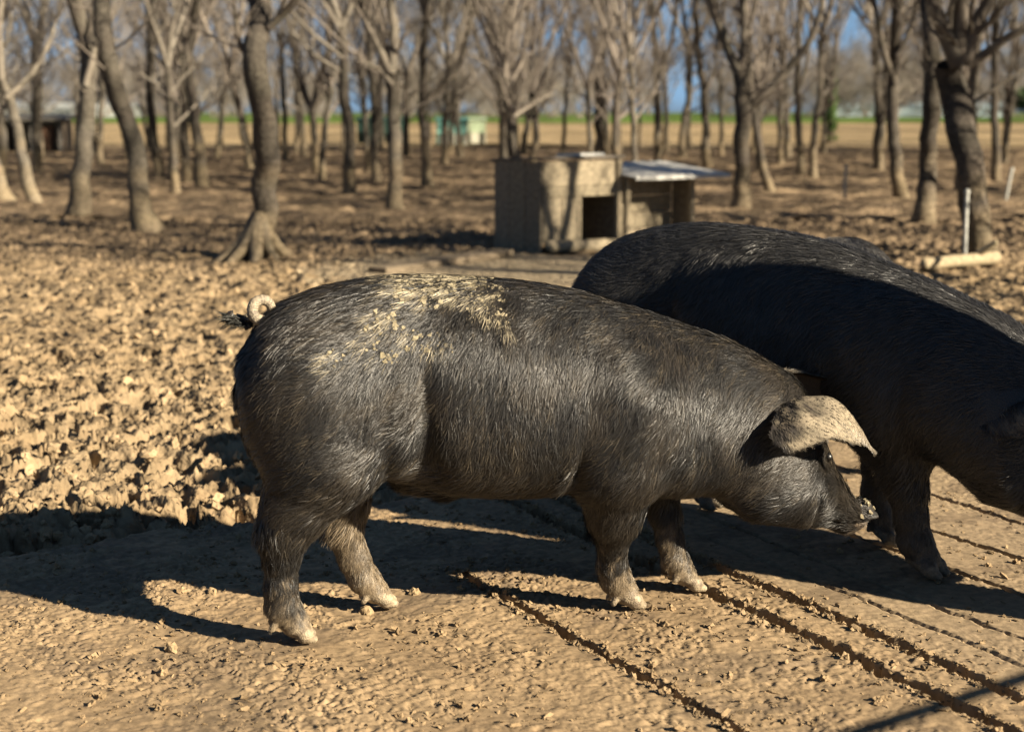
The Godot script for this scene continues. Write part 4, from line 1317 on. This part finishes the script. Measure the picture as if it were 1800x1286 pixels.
func make_pig(label: String, at: Vector3, yaw: float, size: float, kind: int, turn: float, hairs: int, seed_: int) -> Node3D:
	var t := thing("pig", label, "pig", at, yaw, "pigs on the pavement")
	t.scale = Vector3.ONE * size
	var bones := []
	if kind == 0:
		leg(bones, [[-0.56, 0.66, 0.095, 0.165], [-0.53, 0.50, 0.125, 0.14], [-0.595, 0.385, 0.133, 0.088], [-0.632, 0.318, 0.135, 0.070], [-0.641, 0.25, 0.135, 0.048], [-0.646, 0.16, 0.132, 0.041], [-0.643, 0.105, 0.13, 0.043], [-0.612, 0.058, 0.13, 0.040]], 0.07, Vector3(-0.565, 0.018, 0.13), Vector3(-0.672, 0.052, 0.13), 0.034)
		leg(bones, [[-0.52, 0.62, -0.10, 0.16], [-0.45, 0.46, -0.125, 0.12], [-0.442, 0.33, -0.12, 0.062], [-0.455, 0.245, -0.118, 0.056], [-0.425, 0.155, -0.115, 0.041], [-0.398, 0.09, -0.112, 0.041], [-0.365, 0.052, -0.11, 0.038]], 0.06, Vector3(-0.312, 0.018, -0.11), Vector3(-0.402, 0.030, -0.11), 0.033)
		leg(bones, [[0.30, 0.64, 0.11, 0.155], [0.275, 0.45, 0.135, 0.118], [0.277, 0.315, 0.115, 0.078], [0.278, 0.255, 0.10, 0.055], [0.280, 0.205, 0.085, 0.041], [0.284, 0.14, 0.07, 0.040], [0.296, 0.095, 0.06, 0.042], [0.325, 0.055, 0.055, 0.039]], 0.06, Vector3(0.375, 0.018, 0.052), Vector3(0.286, 0.028, 0.055), 0.034)
		leg(bones, [[0.38, 0.56, -0.11, 0.14], [0.44, 0.42, -0.115, 0.10], [0.472, 0.315, -0.10, 0.056], [0.488, 0.24, -0.09, 0.045], [0.502, 0.165, -0.075, 0.037], [0.516, 0.10, -0.065, 0.036], [0.545, 0.055, -0.06, 0.035]], 0.06, Vector3(0.597, 0.017, -0.058), Vector3(0.508, 0.045, -0.06), 0.031)
		bones.append([Vector3(-0.27, 0.40, 0.0), Vector3(-0.165, 0.372, 0.0), 0.035, 0.026, 0.05])
	else:
		leg(bones, [[-0.56, 0.66, 0.095, 0.165], [-0.56, 0.50, 0.125, 0.13], [-0.615, 0.385, 0.13, 0.08], [-0.64, 0.31, 0.13, 0.060], [-0.645, 0.20, 0.13, 0.044], [-0.640, 0.105, 0.13, 0.043], [-0.612, 0.058, 0.13, 0.040]], 0.07, Vector3(-0.565, 0.018, 0.13), Vector3(-0.672, 0.052, 0.13), 0.034)
		leg(bones, [[-0.52, 0.62, -0.10, 0.16], [-0.45, 0.46, -0.125, 0.12], [-0.44, 0.33, -0.12, 0.062], [-0.455, 0.245, -0.118, 0.052], [-0.42, 0.155, -0.115, 0.042], [-0.392, 0.09, -0.112, 0.042], [-0.362, 0.052, -0.11, 0.038]], 0.06, Vector3(-0.312, 0.018, -0.11), Vector3(-0.402, 0.040, -0.11), 0.033)
		leg(bones, [[0.36, 0.64, 0.11, 0.155], [0.42, 0.45, 0.13, 0.11], [0.455, 0.33, 0.12, 0.072], [0.475, 0.25, 0.115, 0.055], [0.488, 0.17, 0.11, 0.045], [0.500, 0.10, 0.105, 0.046], [0.530, 0.055, 0.10, 0.043]], 0.06, Vector3(0.585, 0.018, 0.10), Vector3(0.492, 0.045, 0.10), 0.036)
		leg(bones, [[0.33, 0.56, -0.11, 0.14], [0.29, 0.42, -0.12, 0.10], [0.27, 0.315, -0.12, 0.058], [0.262, 0.24, -0.12, 0.046], [0.255, 0.165, -0.12, 0.04], [0.262, 0.10, -0.12, 0.04], [0.29, 0.055, -0.12, 0.037]], 0.06, Vector3(0.345, 0.017, -0.12), Vector3(0.252, 0.045, -0.12), 0.033)
	# jaw and cheek, snout rim
	bones.append([Vector3(0.74, 0.33, 0.075 + head_turn(0.74, turn)), Vector3(0.86, 0.30, 0.055 + head_turn(0.86, turn)), 0.085, 0.07, 0.05])
	bones.append([Vector3(0.74, 0.33, -0.075 + head_turn(0.74, turn)), Vector3(0.86, 0.30, -0.055 + head_turn(0.86, turn)), 0.085, 0.07, 0.05])
	bones.append([Vector3(1.035, 0.244, head_turn(1.035, turn)), Vector3(1.050, 0.248, head_turn(1.050, turn)), 0.037, 0.033, 0.02])
	var dents := []
	for s in [-1.0, 1.0]:
		dents.append([Vector3(-0.265, 0.58, s * 0.25), Vector3(0.034, 0.15, 0.07), 0.046])     # flank hollow
		dents.append([Vector3(-0.235, 0.46, s * 0.22), Vector3(0.05, 0.06, 0.07), 0.018])
		dents.append([Vector3(-0.10, 0.60, s * 0.27), Vector3(0.05, 0.16, 0.07), 0.006])
		dents.append([Vector3(0.155, 0.44, s * 0.24), Vector3(0.022, 0.10, 0.08), 0.024])      # behind the elbow
		dents.append([Vector3(0.30, 0.66, s * 0.26), Vector3(0.11, 0.15, 0.08), -0.014])       # shoulder
		dents.append([Vector3(0.50, 0.58, s * 0.22), Vector3(0.05, 0.18, 0.07), 0.012])        # neck
		dents.append([Vector3(-0.48, 0.66, s * 0.25), Vector3(0.12, 0.14, 0.08), -0.012])      # ham
		dents.append([Vector3(0.905, 0.43, s * 0.10 + head_turn(0.905, turn)), Vector3(0.030, 0.028, 0.04), 0.012]) # eye
		dents.append([Vector3(0.956, 0.27, s * 0.085 + head_turn(0.956, turn)), Vector3(0.035, 0.03, 0.03), 0.008])
		dents.append([Vector3(1.088, 0.250, s * 0.016 + head_turn(1.085, turn)), Vector3(0.016, 0.010, 0.007), 0.02]) # nostrils
		for q in [[1.075, 0.222], [1.045, 0.219], [1.01, 0.222], [0.975, 0.230], [0.945, 0.240]]:
			dents.append([Vector3(q[0], q[1], s * 0.055 + head_turn(q[0], turn)), Vector3(0.026, 0.0075, 0.04), 0.012]) # mouth
		# folds over the muzzle and under the eye, the bulge of the cheek
		for q in [[1.035, 0.275, 0.008], [1.015, 0.290, 0.007], [0.992, 0.310, 0.006], [0.965, 0.335, 0.005]]:
			dents.append([Vector3(q[0], q[1], s * 0.045 + head_turn(q[0], turn)), Vector3(0.0075, 0.045, 0.05), q[2]])
		dents.append([Vector3(0.925, 0.385, s * 0.095 + head_turn(0.925, turn)), Vector3(0.022, 0.010, 0.04), 0.008])
		dents.append([Vector3(0.90, 0.458, s * 0.10 + head_turn(0.90, turn)), Vector3(0.035, 0.012, 0.04), -0.010])
		dents.append([Vector3(0.80, 0.36, s * 0.14 + head_turn(0.80, turn)), Vector3(0.06, 0.06, 0.05), -0.012])
		dents.append([Vector3(0.875, 0.31, s * 0.12 + head_turn(0.875, turn)), Vector3(0.018, 0.07, 0.05), 0.010])
		dents.append([Vector3(0.955, 0.29, s * 0.09 + head_turn(0.955, turn)), Vector3(0.025, 0.03, 0.04), -0.008])
	for k in 26:
		var q := Vector3(sin(k * 12.9) * 0.5 + 0.05, 0.6 + 0.2 * sin(k * 7.7), 0.24 * (1 if k % 2 else -1))
		dents.append([q, Vector3(0.03 + 0.02 * sin(k * 3.1), 0.09, 0.08), 0.005 * sin(k * 5.3)])
	var body := Buf.new()
	polygonize(body, Vector3(-0.80, 0.125, -0.36), Vector3(0.70, 1.0, 0.36), 0.0125, bones, dents, turn, kind > 0)
	polygonize(body, Vector3(0.66, 0.13, -0.33), Vector3(0.945, 0.78, 0.33), 0.0095, bones, dents, turn, kind > 0)
	polygonize(body, Vector3(0.925, 0.15, -0.14), Vector3(1.12, 0.53, 0.20), 0.0052, bones, dents, turn)
	for q in ([[-0.72, -0.5, 0.06, 0.20], [-0.5, -0.26, -0.18, -0.04], [0.20, 0.44, -0.03, 0.14], [0.44, 0.66, -0.14, 0.02]] if kind == 0 else [[-0.72, -0.5, 0.06, 0.20], [-0.5, -0.26, -0.18, -0.04], [0.41, 0.66, 0.03, 0.19], [0.20, 0.41, -0.19, -0.05]]):
		polygonize(body, Vector3(q[0], -0.02, q[2]), Vector3(q[1], 0.152, q[3]), 0.0055, bones, [], turn)
	for k in body.v.size(): body.c.append(pig_color(body.v[k], body.n[k], kind))
	obj("body", body.mesh(), M.skin, t)
	coat(t, body, hairs, kind, seed_)
	# ears
	var near := [[Vector3(0.754, 0.598, 0.13), Vector3(0.69, 0.565, 0.225), Vector3(0.668, 0.521, 0.27)], [Vector3(0.8, 0.61, 0.128), Vector3(0.737, 0.572, 0.24), Vector3(0.711, 0.498, 0.282)], [Vector3(0.85, 0.613, 0.13), Vector3(0.787, 0.578, 0.248), Vector3(0.762, 0.506, 0.288)], [Vector3(0.895, 0.609, 0.15), Vector3(0.85, 0.577, 0.248), Vector3(0.834, 0.517, 0.284)], [Vector3(0.936, 0.57, 0.18), Vector3(0.905, 0.557, 0.244), Vector3(0.886, 0.515, 0.272)], [Vector3(0.96, 0.528, 0.215), Vector3(0.938, 0.527, 0.244), Vector3(0.928, 0.502, 0.26)], [Vector3(0.972, 0.492, 0.238), Vector3(0.964, 0.491, 0.245), Vector3(0.955, 0.487, 0.25)], [Vector3(0.982, 0.474, 0.245), Vector3(0.981, 0.473, 0.246), Vector3(0.98, 0.472, 0.247)]]
	var off := [[Vector3(0.82, 0.645, -0.09), Vector3(0.85, 0.64, -0.13), Vector3(0.88, 0.56, -0.15)], [Vector3(0.91, 0.635, -0.11), Vector3(0.93, 0.628, -0.15), Vector3(0.95, 0.55, -0.165)], [Vector3(1, 0.612, -0.13), Vector3(1.02, 0.603, -0.16), Vector3(1.03, 0.55, -0.17)], [Vector3(1.07, 0.574, -0.145), Vector3(1.085, 0.567, -0.165), Vector3(1.09, 0.535, -0.17)], [Vector3(1.12, 0.543, -0.15), Vector3(1.13, 0.537, -0.16), Vector3(1.13, 0.517, -0.165)], [Vector3(1.163, 0.514, -0.155), Vector3(1.165, 0.513, -0.156), Vector3(1.165, 0.511, -0.157)]]
	if kind == 1:
		for row in near:
			for k in 3: row[k] += Vector3(0.07, -0.025, -0.015)
	var b1 := ear_mesh(near, turn, 1.0 if kind == 0 else 0.30, seed_)
	var b2 := ear_mesh(off, turn, 0.6 if kind == 0 else 0.25, seed_ + 3.0)
	var e1 := obj("ear", b1.mesh(), M.ear, t)
	var e2 := obj("ear", b2.mesh(), M.ear, t)
	ear_hair(e1, b1, seed_ + 7)
	ear_hair(e2, b2, seed_ + 8)
	if kind == 0:
		e1.set_meta("label", "dusty tan ear flopped forward over the eye")
		e2.set_meta("label", "dark ear on the far side, pointing forward")
	for s in [-1.0, 1.0]:
		var ball := SphereMesh.new()
		ball.radius = 0.013
		ball.height = 0.026
		ball.radial_segments = 16
		ball.rings = 8
		var eye := obj("eye", ball, M.eye, t)
		eye.position = Vector3(0.905, 0.43, s * 0.094 + head_turn(0.905, turn))
	# tail
	var p := PackedVector3Array()
	var r := PackedFloat32Array()
	var c := PackedColorArray()
	var pale := Color(0.40, 0.33, 0.235) if kind == 0 else Color(0.02, 0.018, 0.016)
	if kind == 0:
		p.append(Vector3(-0.62, 0.845, 0.0)); r.append(0.022); c.append(pale * 0.4)
		p.append(Vector3(-0.655, 0.846, 0.005)); r.append(0.019); c.append(pale * 0.8)
		for k in 56:
			var a := -1.9 - k * 0.122
			p.append(Vector3(-0.668 + 0.0255 * cos(a), 0.880 + 0.0265 * sin(a), 0.012 - 0.00087 * k))
			r.append(0.0162 - 0.0001 * k + 0.0012 * nz2.get_noise_1d(k * 0.9))
			c.append(pale.lerp(Color(0.10, 0.08, 0.06), clampf(1.2 * nz2.get_noise_1d(k * 1.7) - 0.1, 0.0, 0.6)))
		p.append(Vector3(-0.70, 0.86, -0.045)); r.append(0.010); c.append(pale * 0.5)
		p.append(Vector3(-0.725, 0.848, -0.045)); r.append(0.008); c.append(pale * 0.2)
	else:
		for q in [[-0.69, 0.80, 0.018], [-0.735, 0.79, 0.016], [-0.765, 0.77, 0.014], [-0.79, 0.765, 0.012], [-0.80, 0.775, 0.009]]:
			p.append(Vector3(q[0], q[1], 0)); r.append(q[2]); c.append(pale)
	var tb := Buf.new()
	tb.tube(p, r, 12, c)
	var tail := obj("tail", tb.mesh(), M.skin, t)
	if kind == 0:
		tail.set_meta("label", "pale tightly curled tail with a muddy black tuft")
		var rng := RandomNumberGenerator.new()
		rng.seed = 5
		var hb := Buf.new()
		for k in 260:
			var a := Vector3(-0.690, 0.838, -0.02).lerp(Vector3(-0.75, 0.856, -0.02), rng.randf()) + Vector3(rng.randf_range(-1, 1), rng.randf_range(-1, 1), rng.randf_range(-1, 1)) * 0.008
			var d := Vector3(-1.0, rng.randf_range(-0.4, 0.7), rng.randf_range(-0.5, 0.5)).normalized() * rng.randf_range(0.02, 0.045)
			hb.tube(PackedVector3Array([a, a + d * 0.5 + Vector3(0, 0.003, 0), a + d]), PackedFloat32Array([0.0016, 0.0014, 0.0004]), 3, PackedColorArray([Color(0.014, 0.012, 0.01), Color(0.014, 0.012, 0.01), Color(0.014, 0.012, 0.01)]), 0.0, false)
		for k in 16:
			hb.blob(Vector3(-0.69, 0.836, -0.02).lerp(Vector3(-0.758, 0.862, -0.02), rng.randf()) + Vector3(0, rng.randf_range(-0.012, 0.012), rng.randf_range(-0.01, 0.01)), Vector3.ONE * rng.randf_range(0.004, 0.011), rng, Color(0.022, 0.018, 0.014), 0.35, 1)
		obj("tuft", hb.mesh(), M.hair, tail)
		# flakes of mud dried onto the coat: thin uneven scales, each with its own rim
		var mud := Buf.new()
		for k in body.v.size():
			var q := body.v[k]
			if q.z < -0.12 or q.y < 0.72 or rng.randf() > 0.55: continue
			if crusted(q) < 0.5: continue
			for j in 3: scale_of_mud(mud, q, body.n[k], 0.0015 + 0.007 * pow(rng.randf(), 3.0), rng)
		# mud on the snout
		for k in body.v.size():
			var q := body.v[k]
			if q.x > 1.02 and body.n[k].y > 0.25 and q.y > 0.245 and rng.randf() < 0.05: scale_of_mud(mud, q, body.n[k], rng.randf_range(0.002, 0.009), rng)
		var mc := obj("dried_mud", mud.mesh(), M.crumb, t)
		mc.set_meta("kind", "stuff")
		mc.set_meta("label", "flaking pale mud dried onto the back")
	return t

func make_pigs() -> void:
	make_pig("black pig with a curled pale tail and mud crusted on its back", Vector3(-0.01, 0.0, -4.12), deg_to_rad(12.5), 1.0, 0, 0.16, 52000, 400)
	make_pig("large black pig in shade, head down beside the mud-crusted one", Vector3(0.90, 0.0, -4.90), deg_to_rad(-41), 1.07, 1, 0.0, 30000, 500)
	make_pig("grey pig mostly hidden behind the large black one", Vector3(1.38, 0.0, -6.35), deg_to_rad(84), 0.93, 2, 0.0, 9000, 600)
